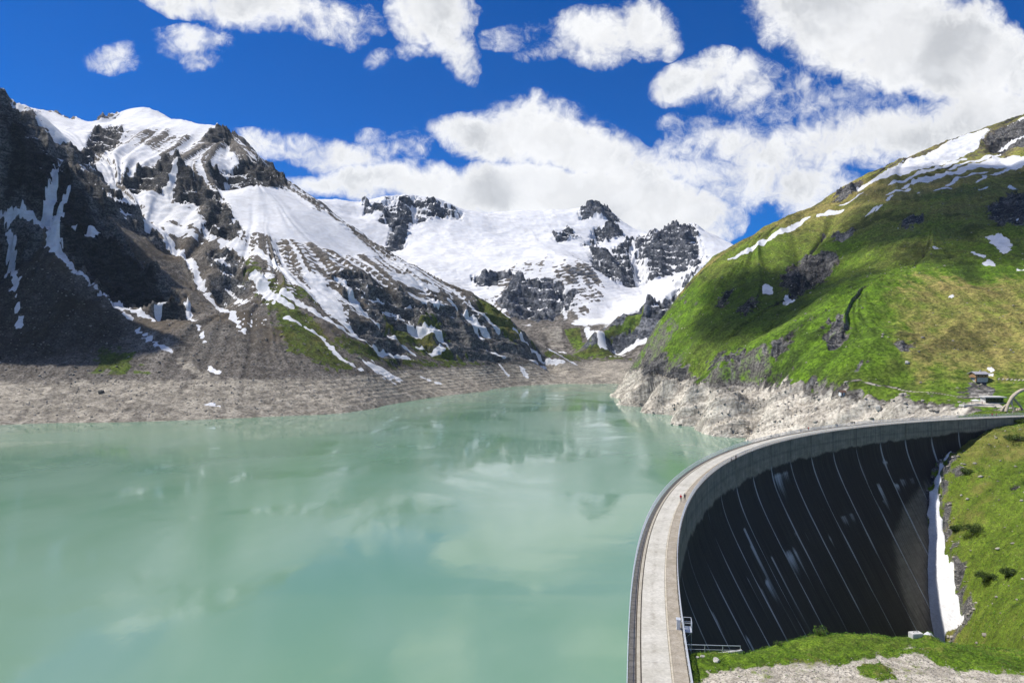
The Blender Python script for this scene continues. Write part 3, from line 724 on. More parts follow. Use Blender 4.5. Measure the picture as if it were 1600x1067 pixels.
mat_far = ground_mat('massif_ground', 0.085, 4.0, rock1=(0.145, 0.152, 0.17), rock2=(0.045, 0.050, 0.062))
B.build('glaciated_massif', ZB, dict(snow=snowB, turf=turfB, rock=np.maximum(rockB, sstep(slB, .7, 1.1)), pale=paleB, dark=darkB, brown=np.full_like(ZB, .3), run=.5 + .2 * finB), mat_far)
print('B ready', ZA.max(), ZA.min(), ZB.max(), ZB.min())

# ------------------------------------------------------------------ right hillside above the dam
shoreC = [(935, 600), (945, 606), (970, 616), (990, 625), (1015, 636), (1040, 647), (1060, 660), (1100, 667), (1150, 672), (1190, 685)]
fullC = [(985, 577), (1010, 584), (1040, 590), (1075, 598), (1110, 604), (1150, 606), (1200, 610), (1250, 613), (1300, 618), (1350, 622), (1400, 627)]
ptsC = [px_z(u, v, 0.0) for u, v in shoreC] + [px_z(u, v, 37.0) for u, v in fullC] + [(224, 430, 2), (236, 374, 0), (243, 350, 8), (254, 352, 36), (258, 345, 37.5), (264, 352, 38), (252, 338, 36), (249, 346, 36.5), (253, 349, 37.3)]
for u, v in shoreC:
    x, y, _ = px_z(u, v, 0.0); ptsC += [(x - 40, y - 12, -24), (x - 110, y - 20, -45)]
ptsC += [(190, 400, -28), (215, 350, -25), (240, 340, -8), (247, 362, 20), (255, 374, 36), (150, 380, -50), (120, 300, -60), (200, 315, -45)]
ridgeC = [(985, 576, 905), (995, 560, 900), (1005, 545, 900), (1018, 523, 900), (1030, 505, 900), (1045, 482, 910), (1060, 460, 920), (1085, 430, 940), (1115, 401, 960), (1150, 380, 985), (1200, 352, 1020), (1240, 338, 1040), (1270, 326, 1050), (1295, 308, 1065), (1320, 291, 1080), (1360, 270, 1105), (1400, 251, 1130), (1440, 235, 1155), (1480, 220, 1180), (1520, 206, 1200), (1550, 196, 1220), (1600, 184, 1250), (1680, 160, 1290), (1800, 130, 1350), (2000, 100, 1400)]
rc = P_(ridgeC)
ptsC += rc + [(p[0] + 20, p[1] + 130, p[2] - 50) for p in rc] + [(p[0] + 30, p[1] + 330, p[2] - 200) for p in rc[::2]]
ptsC += P_([(1100, 520, 735), (1050, 540, 790), (1100, 460, 850), (1150, 500, 715), (1150, 430, 850), (1200, 540, 600), (1200, 500, 690), (1200, 430, 830), (1230, 470, 745), (1250, 400, 880), (1300, 430, 800), (1270, 455, 770),
            (1340, 450, 600), (1300, 478, 580), (1250, 505, 570), (1180, 548, 575), (1120, 580, 590), (1310, 520, 520), (1300, 570, 485), (1250, 575, 515), (1400, 570, 462), (1400, 500, 540), (1400, 430, 640), (1380, 380, 780), (1350, 330, 930), (1300, 360, 940),
            (1450, 300, 950), (1450, 380, 735), (1500, 450, 590), (1500, 540, 482), (1500, 580, 440), (1550, 350, 760), (1550, 290, 900), (1550, 430, 610), (1600, 380, 700), (1600, 480, 540), (1600, 560, 445), (1700, 560, 430), (1700, 400, 640), (1700, 280, 900), (1600, 250, 1020), (1850, 520, 450), (1850, 300, 800), (1480, 250, 1090), (1550, 235, 1090),
            (1320, 600, 458), (1400, 603, 450), (1440, 612, 432), (1500, 620, 412), (1570, 622, 398), (1528, 597, 432), (1470, 634, 400), (1500, 640, 375), (1530, 636, 376), (1560, 632, 380), (1600, 640, 372), (1700, 640, 360), (1850, 640, 350), (1590, 650, 345), (1640, 655, 338), (1800, 660, 325)])
ptsC += [(x, 290, -20) for x in (270, 330, 400)]
C = Sheet(ptsC, 8.0)
C.grid(930, 1760, 580, [(930, 800), (985, 700), (1040, 560), (1190, 430), (1300, 380), (1450, 343), (1540, 339), (1760, 332)],
       [(930, 1010), (1000, 1020), (1200, 1130), (1600, 1380), (1760, 1420)], 470, 1.25)
gulC = C.streaks(30, 220, 9, 8); finC = C.streaks(6, 50, 7, 28)
nC = fbm(C.X / 70, C.Y / 70, 5, 9); nC2 = fbm(C.X / 13, C.Y / 13, 4, 35); nC3 = fbm(C.X / 160, C.Y / 160, 4, 15)
wigC = (finC * 1.6 + nC2 * 6).astype(np.float32)
rockC = np.zeros_like(C.Z0); turfC = np.zeros_like(C.Z0) + 0.86; snowC = np.zeros_like(C.Z0); paleC = np.zeros_like(C.Z0); darkC = np.zeros_like(C.Z0); brownC = np.zeros_like(C.Z0)
RC = [
    [(1222, 430), (1250, 405), (1290, 396), (1312, 400), (1300, 425), (1272, 448), (1240, 466), (1224, 452)],
    [(1540, 318), (1600, 300), (1640, 320), (1600, 352), (1560, 352), (1545, 338)],
    [(1295, 508), (1308, 500), (1320, 502), (1318, 530), (1305, 545), (1294, 540)],
    [(1298, 318), (1320, 291), (1348, 278), (1340, 294), (1312, 312)],
    [(1535, 216), (1560, 199), (1600, 190), (1640, 200), (1620, 226), (1560, 236), (1540, 230)],
    [(1008, 562), (1040, 572), (1072, 582), (1074, 602), (1035, 594), (1004, 584)],
    [(1155, 480), (1175, 465), (1185, 470), (1165, 490)], [(1200, 545), (1225, 525), (1235, 535), (1210, 560)],
    [(1400, 532), (1425, 530), (1428, 540), (1405, 543)], [(1300, 372), (1332, 356), (1335, 363), (1310, 380)],
    [(1330, 570), (1352, 560), (1350, 575), (1332, 580)], [(1505, 612), (1525, 600), (1555, 612), (1550, 622), (1512, 622)],
    [(1110, 560), (1150, 548), (1160, 560), (1130, 575)], [(1405, 345), (1430, 335), (1440, 345), (1415, 358)], [(1120, 468), (1140, 455), (1145, 462), (1125, 480)],
]
max_paint(rockC, C, RC, wigC * 1.4, 1.0, 4)
rockC = np.maximum(rockC, 0.75 * sstep(nC + 0.6 * nC2 - 0.25 * gulC, 0.78, 0.98))
shore = 1 - sstep(C.Z0 + nC2 * 4 + finC * 1.0, 33, 40)
shore = np.maximum(shore, sstep(C.sdf([(1180, 607), (1250, 607), (1290, 611), (1330, 620), (1400, 623), (1440, 628), (1465, 634), (1484, 648), (1484, 664), (1180, 720)], wigC), -3, 3))
shore *= 1 - sstep(C.X, 262, 275)
cragC = ridged(C.X / 60 + nC * .4, C.Y / 60, 6, 43); cragC2 = ridged(C.X / 19, C.Y / 19, 4, 63); sharp = ridged((C.Y + 1.15 * C.Z0) / 9 + nC2 * .5, (C.X * .8 - C.Y * .3) / 60, 4, 83); slabs = ridged((C.Y + 1.05 * C.Z0) / 38 + nC * .5, (C.X * .8 - C.Y * .3) / 120, 3, 88)
up = sstep(C.Z0, 45, 90)
ZC = C.Z0 + gulC * (0.4 + 1.3 * up) * (1 - .5 * shore) + (cragC - .4) * (4 + 12 * rockC) * up + (cragC - .4) * 5 * shore + (slabs - .4) * 6 * shore + (cragC2 - .4) * (1.2 * up + 6.5 * rockC + 2.2 * shore) + nC2 * (0.8 * up + .25 + 1.2 * rockC) + (sharp - .35) * (3.4 * shore + 2 * rockC) + fbm(C.X / 4, C.Y / 4, 3, 71) * .35
ZC = ledges(ZC, ZC + .9 * C.Y + nC2 * 3, 7.0, .55 * shore + .4 * rockC)
ZC = ledges(ZC, ZC * .6 - .5 * C.Y + .3 * C.X + nC2 * 3, 4.0, .4 * shore)
keepflat = sstep(C.sdf([(1440, 606), (1520, 585), (1640, 590), (1640, 660), (1480, 650)]), -8, 4)
ZC = ZC * (1 - .8 * keepflat) + C.Z0 * .8 * keepflat
slC, _, _ = C.slope(ZC)
SC = [
    [(1340, 291), (1368, 275), (1397, 262), (1413, 249), (1444, 240), (1486, 220), (1516, 208), (1547, 200), (1533, 219), (1525, 234), (1502, 244), (1465, 256), (1432, 267), (1403, 273), (1372, 283), (1349, 291)],
    [(1568, 197), (1600, 184), (1640, 174), (1600, 191), (1576, 197)],
    [(1399, 294), (1434, 279), (1475, 269), (1506, 258), (1554, 244), (1600, 248), (1640, 250), (1640, 262), (1600, 262), (1568, 267), (1527, 285), (1523, 284), (1547, 271), (1576, 262), (1527, 262), (1486, 273), (1448, 285), (1424, 287)],
    [(1191, 447), (1200, 442), (1209, 448), (1207, 455), (1192, 456)], [(1227, 466), (1237, 466), (1240, 476), (1229, 483), (1226, 478)],
    [(1539, 372), (1547, 368), (1564, 366), (1582, 374), (1579, 383), (1578, 393), (1568, 397), (1556, 390), (1546, 378)],
    [(1534, 410), (1545, 405), (1558, 410), (1552, 418), (1538, 418)],
]
max_paint(snowC, C, SC, wigC * .7, 1.0, 1.5)
SLC = [[(1391, 289, 3), (1432, 273, 4), (1506, 248, 4)], [(1386, 306, 2.5), (1421, 292, 2.5)], [(1386, 315, 2), (1393, 308, 2)], [(1278, 338, 3), (1296, 331, 4), (1315, 326, 3)], [(1463, 298, 3), (1481, 293, 3)], [(1531, 294, 2), (1540, 293, 2)],
       [(1310, 318, 2), (1330, 311, 2), (1346, 303, 1.5)], [(1162, 397, 3.5), (1207, 371, 4.5), (1261, 339, 4)], [(1140, 408, 2), (1162, 397, 3)], [(1458, 394, 2.2), (1470, 391, 2.2)], [(1521, 395, 2), (1537, 401, 2.5)], [(1352, 338, 1.5), (1370, 326, 2)],
       [(1370, 330, 1.5), (1376, 324, 1.5)], [(1340, 290, 2), (1400, 268, 3), (1480, 250, 3)], [(1430, 305, 1.2), (1436, 302, 1.2)], [(1480, 290, 2), (1500, 276, 3), (1540, 268, 3)], [(1476, 262, 3), (1520, 252, 3), (1560, 240, 3)], [(1560, 232, 2), (1590, 215, 3), (1602, 210, 4)],
       [(1578, 292, 2.5), (1584, 296, 2.5)], [(1404, 356, 1.5), (1409, 355, 1.5)], [(1578, 345, 1.2), (1592, 342, 1.2)], [(1590, 420, 2), (1604, 417, 3)], [(1484, 466, 1.5), (1487, 466, 1.5)], [(1545, 577, 2), (1552, 580, 2)], [(1542, 584, 2), (1549, 585, 2)]]
max_line(snowC, C, SLC, wigC * .35, 1.0, 1.2)
turfC -= rockC * 0.75
turfC -= 0.40 * sstep(slC, 1.05, 1.6)
turfC *= 1 - shore
turfC -= 0.35 * sstep(C.Z0 + nC * 50, 300, 380)
paleC = shore * (0.62 + 0.30 * sstep(C.Z0 + nC * 16, 34, 10) + 0.18 * nC)
paleC = np.maximum(paleC, 0.42 * np.maximum(sstep(C.sdf(RC[9], wigC), -2, 4), sstep(C.sdf(RC[11], wigC), -2, 3)))
rockC = np.where(shore > .5, .45, rockC)
darkC = 0.55 * sstep(C.sdf(RC[0], wigC), -3, 12) + 0.5 * sstep(C.sdf(RC[1], wigC), -3, 12) + 0.4 * sstep(C.sdf(RC[5], wigC), -3, 6)
darkC = np.maximum(darkC, 0.85 * sstep(C.sdf([(1485, 415), (1500, 406), (1525, 408), (1542, 432), (1530, 445), (1505, 440), (1488, 428)], wigC * 1.5), -4, 6))
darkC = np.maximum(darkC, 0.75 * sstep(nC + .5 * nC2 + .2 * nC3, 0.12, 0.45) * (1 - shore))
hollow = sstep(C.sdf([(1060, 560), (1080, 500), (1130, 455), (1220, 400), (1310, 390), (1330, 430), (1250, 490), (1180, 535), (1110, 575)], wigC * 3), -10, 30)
darkC = np.maximum(darkC, hollow * np.clip(.55 + .5 * nC + .4 * nC2, 0, .9))  # shade in the hollow put into the turf colour
brownC = 0.06 + 0.26 * np.clip(nC3 + nC2 * .5, -.3, 1) + 0.55 * sstep(C.Z0 + 60 * nC + 30 * nC3, 130, 300)
straw_zone = sstep(C.sdf([(1380, 470), (1440, 430), (1520, 440), (1600, 430), (1700, 440), (1700, 600), (1600, 600), (1500, 590), (1430, 605), (1400, 560)], wigC * 3), -12, 25)
brownC = np.maximum(brownC, straw_zone * (0.62 + 0.6 * nC + .45 * nC2))
brownC = np.maximum(brownC, 0.8 * sstep(C.line([(1060, 462, 3), (1115, 404, 8), (1200, 356, 8), (1270, 330, 8), (1330, 300, 10)], wigC), -6, 6))
brownC = np.maximum(brownC, 0.7 * sstep(C.sdf([(1340, 340), (1400, 310), (1500, 295), (1600, 275), (1700, 270), (1700, 250), (1550, 240), (1400, 285)], wigC * 3), -8, 10))
brownC *= 1 - 0.8 * sstep(C.sdf([(1150, 600), (1190, 560), (1260, 510), (1330, 470), (1390, 490), (1400, 560), (1380, 600), (1280, 608)], wigC * 2), -8, 20)
# trodden footpath along the slope above the rocks
path = sstep(C.line([(1318, 601, 1.5), (1360, 601, 1.6), (1400, 605, 1.6), (1440, 612, 1.7), (1500, 620, 1.8), (1560, 622, 1.8)]), -.5, .8)
path2 = sstep(C.line([(1560, 594, 1.6), (1580, 594, 1.9), (1640, 597, 2.0)]), -.5, .8)
terr = sstep(C.sdf([(1508, 630), (1522, 627), (1560, 630), (1570, 637), (1555, 637), (1520, 636)]), -1, 1)
pth = np.maximum(np.maximum(path, path2), terr)
turfC *= 1 - .95 * pth; paleC = np.maximum(paleC, .8 * pth); rockC *= 1 - pth
mat_right = ground_mat('hillside_ground', 0.30, 1.3, straw=(0.30, 0.225, 0.095), turf1=(0.098, 0.180, 0.014), turf2=(0.060, 0.105, 0.014), strata=((0.0, 1.35, 1.55), (.5, -.2, .1), (.35, 0, .1)), pale1=(0.57, 0.53, 0.455), pale2=(0.30, 0.275, 0.235))
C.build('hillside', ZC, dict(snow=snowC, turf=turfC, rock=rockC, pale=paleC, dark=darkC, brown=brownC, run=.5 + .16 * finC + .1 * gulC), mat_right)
print('C ready')

# ------------------------------------------------------------------ gorge below the dam and the knoll in front
contact = [(1572, 653, 338), (1545, 659, 335), (1520, 664, 331), (1500, 680, 324), (1490, 692, 318), (1476, 715, 306), (1467, 735, 300), (1463, 760, 294), (1459, 800, 286), (1456, 850, 278), (1448, 900, 270), (1438, 940, 265), (1428, 990, 259)]
ptsD = P_(contact)
ptsD += [(p[0] - 30, p[1] + 12, p[2] - 4) for p in P_(contact)]
ptsD += [(243, 345, 38.2), (262, 340, 38.4), (300, 335, 38.5), (360, 330, 39)]
ptsD += P_([(1590, 655, 330), (1600, 680, 303), (1640, 660, 318), (1540, 690, 308), (1520, 740, 287), (1600, 720, 286), (1600, 760, 270), (1530, 800, 268), (1500, 860, 262), (1560, 860, 248), (1600, 830, 248), (1500, 930, 250), (1560, 930, 230), (1600, 900, 228), (1480, 1000, 245), (1540, 1000, 218), (1600, 980, 200), (1700, 700, 280), (1700, 800, 235), (1700, 950, 185), (1800, 750, 250), (1900, 700, 270), (1900, 900, 190), (1480, 760, 292), (1500, 700, 312)])
knoll = [(1060, 1020, 80.5), (1110, 1021, 81.5), (1165, 1023, 82), (1200, 1010, 83), (1240, 995, 84), (1285, 988, 85), (1350, 990, 85.5), (1430, 994, 86), (1500, 1008, 87), (1600, 1022, 89), (1750, 1035, 92), (1900, 1050, 92)]
kw = P_(knoll)
ptsD += kw + [(p[0] * 1.04, p[1] + 3.5, p[2] - 3.5) for p in kw] + [(p[0] * 1.1, p[1] + 12, p[2] - 15) for p in kw] + [(p[0] * 1.25, p[1] + 35, p[2] - 45) for p in kw]
ptsD += P_([(1085, 1067, 72.6), (1150, 1067, 73), (1300, 1067, 73), (1450, 1067, 73.5), (1600, 1067, 73), (1750, 1067, 75), (1100, 1045, 76.5), (1200, 1042, 76.6), (1300, 1040, 77.5), (1400, 1035, 78.5), (1500, 1045, 78), (1600, 1050, 78.5), (1300, 1012, 82), (1400, 1012, 82), (1200, 1025, 80)])
ptsD += [(17, 60, 37.6), (30, 58, 38.5), (60, 58, 39), (90, 58, 40), (30, 45, 45), (70, 45, 46), (110, 45, 47)]
ptsD += [(80, 170, -52), (110, 200, -58), (140, 220, -55), (60, 140, -45), (130, 160, -40), (170, 170, -25), (100, 240, -70), (60, 200, -70), (150, 250, -50), (40, 110, -10), (45, 150, -50)]
D = Sheet(ptsD, 2.5)
D.grid(1062, 1760, 490, [(1062, 60), (1760, 62)], [(1062, 300), (1420, 320), (1500, 352), (1760, 352)], 490, 1.7)
nD = fbm(D.X / 24, D.Y / 24, 5, 12); nD2 = fbm(D.X / 5, D.Y / 5, 4, 36); finD = D.streaks(5, 40, 6, 29); nD3 = fbm(D.X / 1.3, D.Y / 1.3, 3, 52)
wigD = (nD2 * 2.4 + finD * .6).astype(np.float32)
nearD = 1 - sstep(D.Y, 95, 130)
wigN = (nD3 * .6 + nD2 * 1.0).astype(np.float32)
snowD = np.zeros_like(D.Z0); rockD = np.zeros_like(D.Z0); paleD = np.zeros_like(D.Z0); brownD = np.zeros_like(D.Z0) + .18; turfD = np.ones_like(D.Z0) * .9; darkD = np.zeros_like(D.Z0)
SNOWSTRIP = [(1486, 704), (1478, 712), (1466, 735), (1458, 760), (1452, 800), (1448, 850), (1440, 900), (1430, 940), (1416, 992), (1450, 1002), (1478, 992), (1502, 980), (1496, 940), (1490, 910), (1483, 880), (1476, 850), (1471, 820), (1467, 790), (1466, 760), (1470, 742), (1474, 728), (1484, 712)]
sdS = D.sdf(SNOWSTRIP, wigD * .55)
snowD = sstep(sdS, -.8, .8)
rim = sstep(sdS, -5, -1.5) * (1 - snowD) * sstep(wigD, -1.5, .8)
rockD = np.maximum(rim * .9, .95 * sstep(nD + .6 * nD2, .46, .68))
max_paint(rockD, D, [[(1485, 735), (1500, 730), (1512, 738), (1495, 744)], [(1482, 940), (1496, 930), (1498, 965), (1488, 965)]], wigD, 1., 1.5)
paleD = np.maximum(paleD, .5 * sstep(D.sdf([(1500, 795), (1560, 785), (1600, 780), (1620, 800), (1540, 805)], wigD * 1.4), -2, 2))
gravel = sstep(D.sdf([(1090, 1080), (1096, 1046), (1180, 1043), (1300, 1041), (1345, 1031), (1390, 1020), (1440, 1022), (1475, 1040), (1540, 1050), (1620, 1056), (1640, 1100)], wigN * 1.5), -.5, .7)
gravel *= 1 - .9 * sstep(D.sdf([(1340, 1046), (1375, 1040), (1395, 1062), (1375, 1066), (1350, 1058)], wigN), -.4, .6)
gravel *= nearD
gravel = np.maximum(gravel, nearD * .8 * sstep(D.sdf([(1405, 1010), (1425, 1008), (1430, 1016), (1408, 1018)], wigN * .5), -.3, .4))
rockD = rockD * (1 - nearD)
turfD = turfD - rockD * .9 - gravel * (.70 - .25 * np.clip(nD3 + nD2, 0, 1)) + .1 * nearD
brownD = np.clip(brownD + .5 * sstep(-nD - .4 * nD2, .05, .45) + .45 * sstep(D.sdf([(1500, 668), (1600, 665), (1700, 670), (1700, 720), (1500, 720)], wigD * 2), -6, 6), 0, 1) * (1 - .75 * nearD)
brownD = np.maximum(brownD, nearD * .5 * sstep(nD3 + nD2, .2, .6))
darkD = .85 * sstep(nD2 + .6 * nD, .22, .55) * (1 - nearD)
ZD = D.Z0 + nD * 1.6 * (1 - nearD) + nD2 * (.55 - .25 * nearD) + (ridged(D.X / 12, D.Y / 12, 4, 45) - .4) * (1.0 * (1 - nearD) + 3 * rockD * (1 - nearD)) + nD3 * .10 + snowD * 1.0
ZD += nearD * (1 - gravel) * (.22 + .22 * np.clip(nD2 + nD3 * .7, -1, 1))
mat_gorge = ground_mat('gorge_ground', 2.6, .14, pale1=(0.52, 0.48, 0.41), pale2=(0.33, 0.30, 0.245), turf1=(0.105, 0.185, 0.014), turf2=(0.055, 0.095, 0.012), straw=(0.20, 0.165, 0.06))
paleD = np.maximum(paleD, gravel)
D.build('dam_foreland', ZD, dict(snow=snowD, turf=turfD, rock=rockD, pale=paleD, dark=darkD, brown=brownD, run=.5 + .15 * finD), mat_gorge)
ZD_final = ZD
print('D ready')

# ------------------------------------------------------------------ reservoir water
m_water, t = new_mat('glacial_water')
pos = t.n('ShaderNodeNewGeometry').outputs['Position']
n1 = t.noise(t.scalev(pos, (1, .45, 1)), 0.010, 4, .55, .6)
silt = t.mix(t.ramp(n1, .35, .68), (0.128, 0.245, 0.160), (0.178, 0.288, 0.215))
calm = t.ramp(t.noise(t.scalev(pos, (.6, 1.0, 1)), 0.012, 5, .6, 1.2), .40, .60)
rip = t.noise(t.scalev(pos, (1.0, 0.55, 1)), 0.55, 3, .6, .3)
rip2 = t.noise(t.scalev(pos, (1.0, 0.5, 1)), 0.09, 3, .55, .2)
hgt = t.math('ADD', t.math('MULTIPLY', rip, 0.05), t.math('MULTIPLY', rip2, 0.20))
nb = bump(t, hgt, t.ramp(calm, 0, 1, .22, .48), 1.0)
bw = finish(t, silt, t.ramp(calm, 0, 1, .05, .16), .5, nb)
bw.inputs['IOR'].default_value = 1.333

# ================================================================== THE DAM
# upstream edge of the crest, in plan (arch, convex towards the lake)
_up = np.array([(4.0, 30.0), (9.5, 52.0), (12.5, 72.0), (14.6, 85.0), (18.2, 104.8), (24.3, 129.6), (33.4, 155.8), (43.2, 177.4), (57.3, 203.8), (73.5, 227.5), (97, 254.5), (120.5, 276), (154, 298.5), (191, 315.0), (240, 331.0), (254, 335.0)])
_s = np.concatenate([[0], np.cumsum(np.hypot(*np.diff(_up, axis=0).T))])
_sn = _s / _s[-1] * 2 - 1
_cx, _cy = np.polyfit(_sn, _up[:, 0], 5), np.polyfit(_sn, _up[:, 1], 5)
_fine = np.linspace(-1, 1, 4000)
_fx, _fy = np.polyval(_cx, _fine), np.polyval(_cy, _fine)
_fs = np.concatenate([[0], np.cumsum(np.hypot(np.diff(_fx), np.diff(_fy)))])
DAM_LEN = _fs[-1]
_tx, _ty = np.gradient(_fx), np.gradient(_fy)
_tl = np.hypot(_tx, _ty); _tx, _ty = _tx / _tl, _ty / _tl
def dam_pt(s, off, z=None):
    """s metres along the crest, off metres towards the air side"""
    s = np.asarray(s, float)
    x = np.interp(s, _fs, _fx); y = np.interp(s, _fs, _fy)
    tx = np.interp(s, _fs, _tx); ty = np.interp(s, _fs, _ty)
    X = x + ty * off; Y = y - tx * off
    return (X, Y) if z is None else (float(X), float(Y), float(z))
def dam_dir(s):
    return math.atan2(float(np.interp(s, _fs, _ty)), float(np.interp(s, _fs, _tx)))
CW = 6.5                                     # crest width
def batter(h):
    """air-side face: upright under the crest, then spreading to a broad foot"""
    h = np.asarray(h, float)
    k = np.clip(h - 7.0, 0, None)
    return 0.02 * h + 0.56 * (np.sqrt(k * k + 90.0) - math.sqrt(90.0)) * (k > 0)

# ---- concrete of the air-side face: dry band on top, damp blackened skin below, paled where sunlit, lime runs from the joints
m_face, t = new_mat('dam_face_concrete')
uvn = t.n('ShaderNodeUVMap'); uvn.uv_map = 'UVMap'
uv = uvn.outputs[0]
damp, lime = t.attr('damp'), t.attr('lime')
ncon = t.noise(t.scalev(uv, (0.22, 0.5, 1)), 1.0, 5, .62)
nrun = t.noise(t.scalev(uv, (1.4, 0.05, 1)), 1.0, 5, .65, .2)
nfin = t.noise(uv, 2.6, 4, .6)
sepuv = t.n('ShaderNodeSeparateXYZ'); t.link(uv, sepuv.inputs[0])
lift = t.math('PINGPONG', sepuv.outputs[1], 1.5)
liftl = t.ramp(lift, 0.0, 0.10, .80, 1.0)
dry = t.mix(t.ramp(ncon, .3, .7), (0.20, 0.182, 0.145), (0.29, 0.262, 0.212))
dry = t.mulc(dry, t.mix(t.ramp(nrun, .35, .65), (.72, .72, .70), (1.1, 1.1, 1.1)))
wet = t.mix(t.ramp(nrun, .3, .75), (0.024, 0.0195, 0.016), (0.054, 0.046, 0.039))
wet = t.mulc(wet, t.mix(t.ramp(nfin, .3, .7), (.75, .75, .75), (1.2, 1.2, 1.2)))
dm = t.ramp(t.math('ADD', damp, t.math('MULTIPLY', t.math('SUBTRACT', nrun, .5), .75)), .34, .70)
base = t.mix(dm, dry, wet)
base = t.mulc(base, (.42, .42, .42), t.attr('seam'))
lm = t.ramp(t.math('ADD', lime, t.math('MULTIPLY', t.math('SUBTRACT', nrun, .5), 1.0)), .38, .95)
base = t.mix(t.math('MULTIPLY', lm, .85), base, (0.42, 0.44, 0.45))
gl = t.n('ShaderNodeCombineColor'); t.link(liftl, gl.inputs[0]); t.link(liftl, gl.inputs[1]); t.link(liftl, gl.inputs[2])
base = t.mulc(base, gl.outputs[0])
nb = bump(t, t.math('ADD', ncon, t.math('MULTIPLY', nfin, .5)), .25, .15)
finish(t, base, .85, .25, nb)

def plain(name, c1, c2, scale, rough=.85, spec=.2, metallic=0.0, bd=.02, bs=.3, streak=None):
    m, t = new_mat(name)
    pos = t.n('ShaderNodeTexCoord').outputs['Object']
    v = t.scalev(pos, streak) if streak else pos
    n = t.noise(v, scale, 5, .62, .2)
    n2 = t.noise(pos, scale * 7, 3, .6)
    c = t.mix(t.ramp(n, .3, .7), c1, c2)
    c = t.mulc(c, t.mix(t.ramp(n2, .3, .7), (.82, .82, .82), (1.12, 1.12, 1.12)))
    finish(t, c, rough, spec, bump(t, n2, bs, bd), metallic)
    return m
m_road = plain('road_concrete', (0.40, 0.38, 0.33), (0.52, 0.50, 0.45), .6)
m_walk = plain('walkway_concrete', (0.27, 0.235, 0.18), (0.37, 0.33, 0.27), .8)
m_slab = plain('cover_slab_concrete', (0.24, 0.215, 0.175), (0.34, 0.31, 0.26), 1.2)
m_strip = plain('edge_concrete', (0.33, 0.30, 0.24), (0.42, 0.39, 0.32), .9)
m_kerb = plain('kerb_concrete', (0.42, 0.37, 0.28), (0.55, 0.50, 0.40), 1.0)
m_groove = plain('dark_rail_steel', (0.030, 0.024, 0.020), (0.055, 0.043, 0.034), 2.0, .7)
m_galv = plain('galvanised_steel', (0.50, 0.54, 0.58), (0.62, 0.65, 0.68), 3.0, .5, .5, .35)
m_up = plain('upstream_concrete', (0.33, 0.31, 0.26), (0.45, 0.42, 0.36), .25)
m_wheel = None

dam = empty('arch_dam', dam_pt(DAM_LEN * .5, CW / 2, CREST_Z - 60))
tag(dam, 'huge curved concrete arch dam with blackened air side and white lime runs', 'dam')
dinv = dam.matrix_world.inverted()
DAM0 = Vector(dam.location)
def dam_child(name, me, mats, parent=None, smooth=False):
    """mesh written in world metres -> child of the dam"""
    o = link(name, me, mats, parent or dam, smooth)
    if parent is None: o.location = -DAM0
    return o

NB = 24
edges = np.linspace(0, DAM_LEN, NB + 1)
hs = np.concatenate([[0, .35, .36], np.arange(1.0, 20, .8), np.arange(20, 112, 1.5)])
rng = np.random.RandomState(4)
# lime stains: (s as share of the dam, depth, half width, length, strength); photograph's main ones first
def face_uv_from_px(u, v):
    """share of the length and depth of the face point seen at picture position u,v"""
    best = None
    ss = np.linspace(40, DAM_LEN - 5, 340); hh_ = np.linspace(2, 100, 120)
    S_, H_ = np.meshgrid(ss, hh_)
    X_, Y_ = dam_pt(S_.ravel(), CW + batter(H_.ravel()))
    uu = U0 + F0 * X_ / Y_; vv = V0 - F0 * (CREST_Z - H_.ravel() - CAM_Z) / Y_
    k = np.argmin((uu - u) ** 2 + (vv - v) ** 2)
    return S_.ravel()[k], H_.ravel()[k]
STAINS = []
for (u, v, wd, ln, st) in [(1215, 742, 5, 9, .8), (1228, 738, 3, 6, .7), (1165, 828, 1.2, 26, .9), (1172, 850, 1.0, 26, .8), (1203, 868, 1.0, 30, .9), (1232, 862, 3.5, 7, .95), (1240, 857, 1.5, 14, .8), (1196, 906, 2.5, 8, .8), (1188, 920, 1.5, 12, .6),
                           (1295, 838, 1.0, 5, .8), (1318, 808, 2.6, 4, .8), (1330, 803, 2.0, 4, .7), (1382, 720, 2.0, 2, .9), (1372, 760, 1.5, 14, .9), (1400, 756, 2.2, 3, .9), (1412, 752, 3.0, 2.5, .8), (1425, 748, 2.2, 2.5, .7), (1382, 784, 2.5, 3, .6),
                           (1166, 900, .8, 18, .7), (1118, 962, 1.4, 5, .8), (1166, 992, 1.2, 14, .9), (1245, 835, 3, 3, .4), (1285, 792, .7, 5, .6), (1125, 800, 2.5, 6, .4), (1398, 735, 2, 3, .4), (1260, 836, .6, 9, .6), (1130, 895, 2, 6, .35), (1095, 985, 1.0, 6, .5)]:
    s_, h_ = face_uv_from_px(u, v)
    STAINS.append((s_, h_, wd, ln, st))
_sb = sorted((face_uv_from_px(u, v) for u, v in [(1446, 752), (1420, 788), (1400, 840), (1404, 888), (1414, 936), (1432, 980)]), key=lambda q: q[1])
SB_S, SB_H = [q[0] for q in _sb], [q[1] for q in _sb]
print('sun edge', _sb)
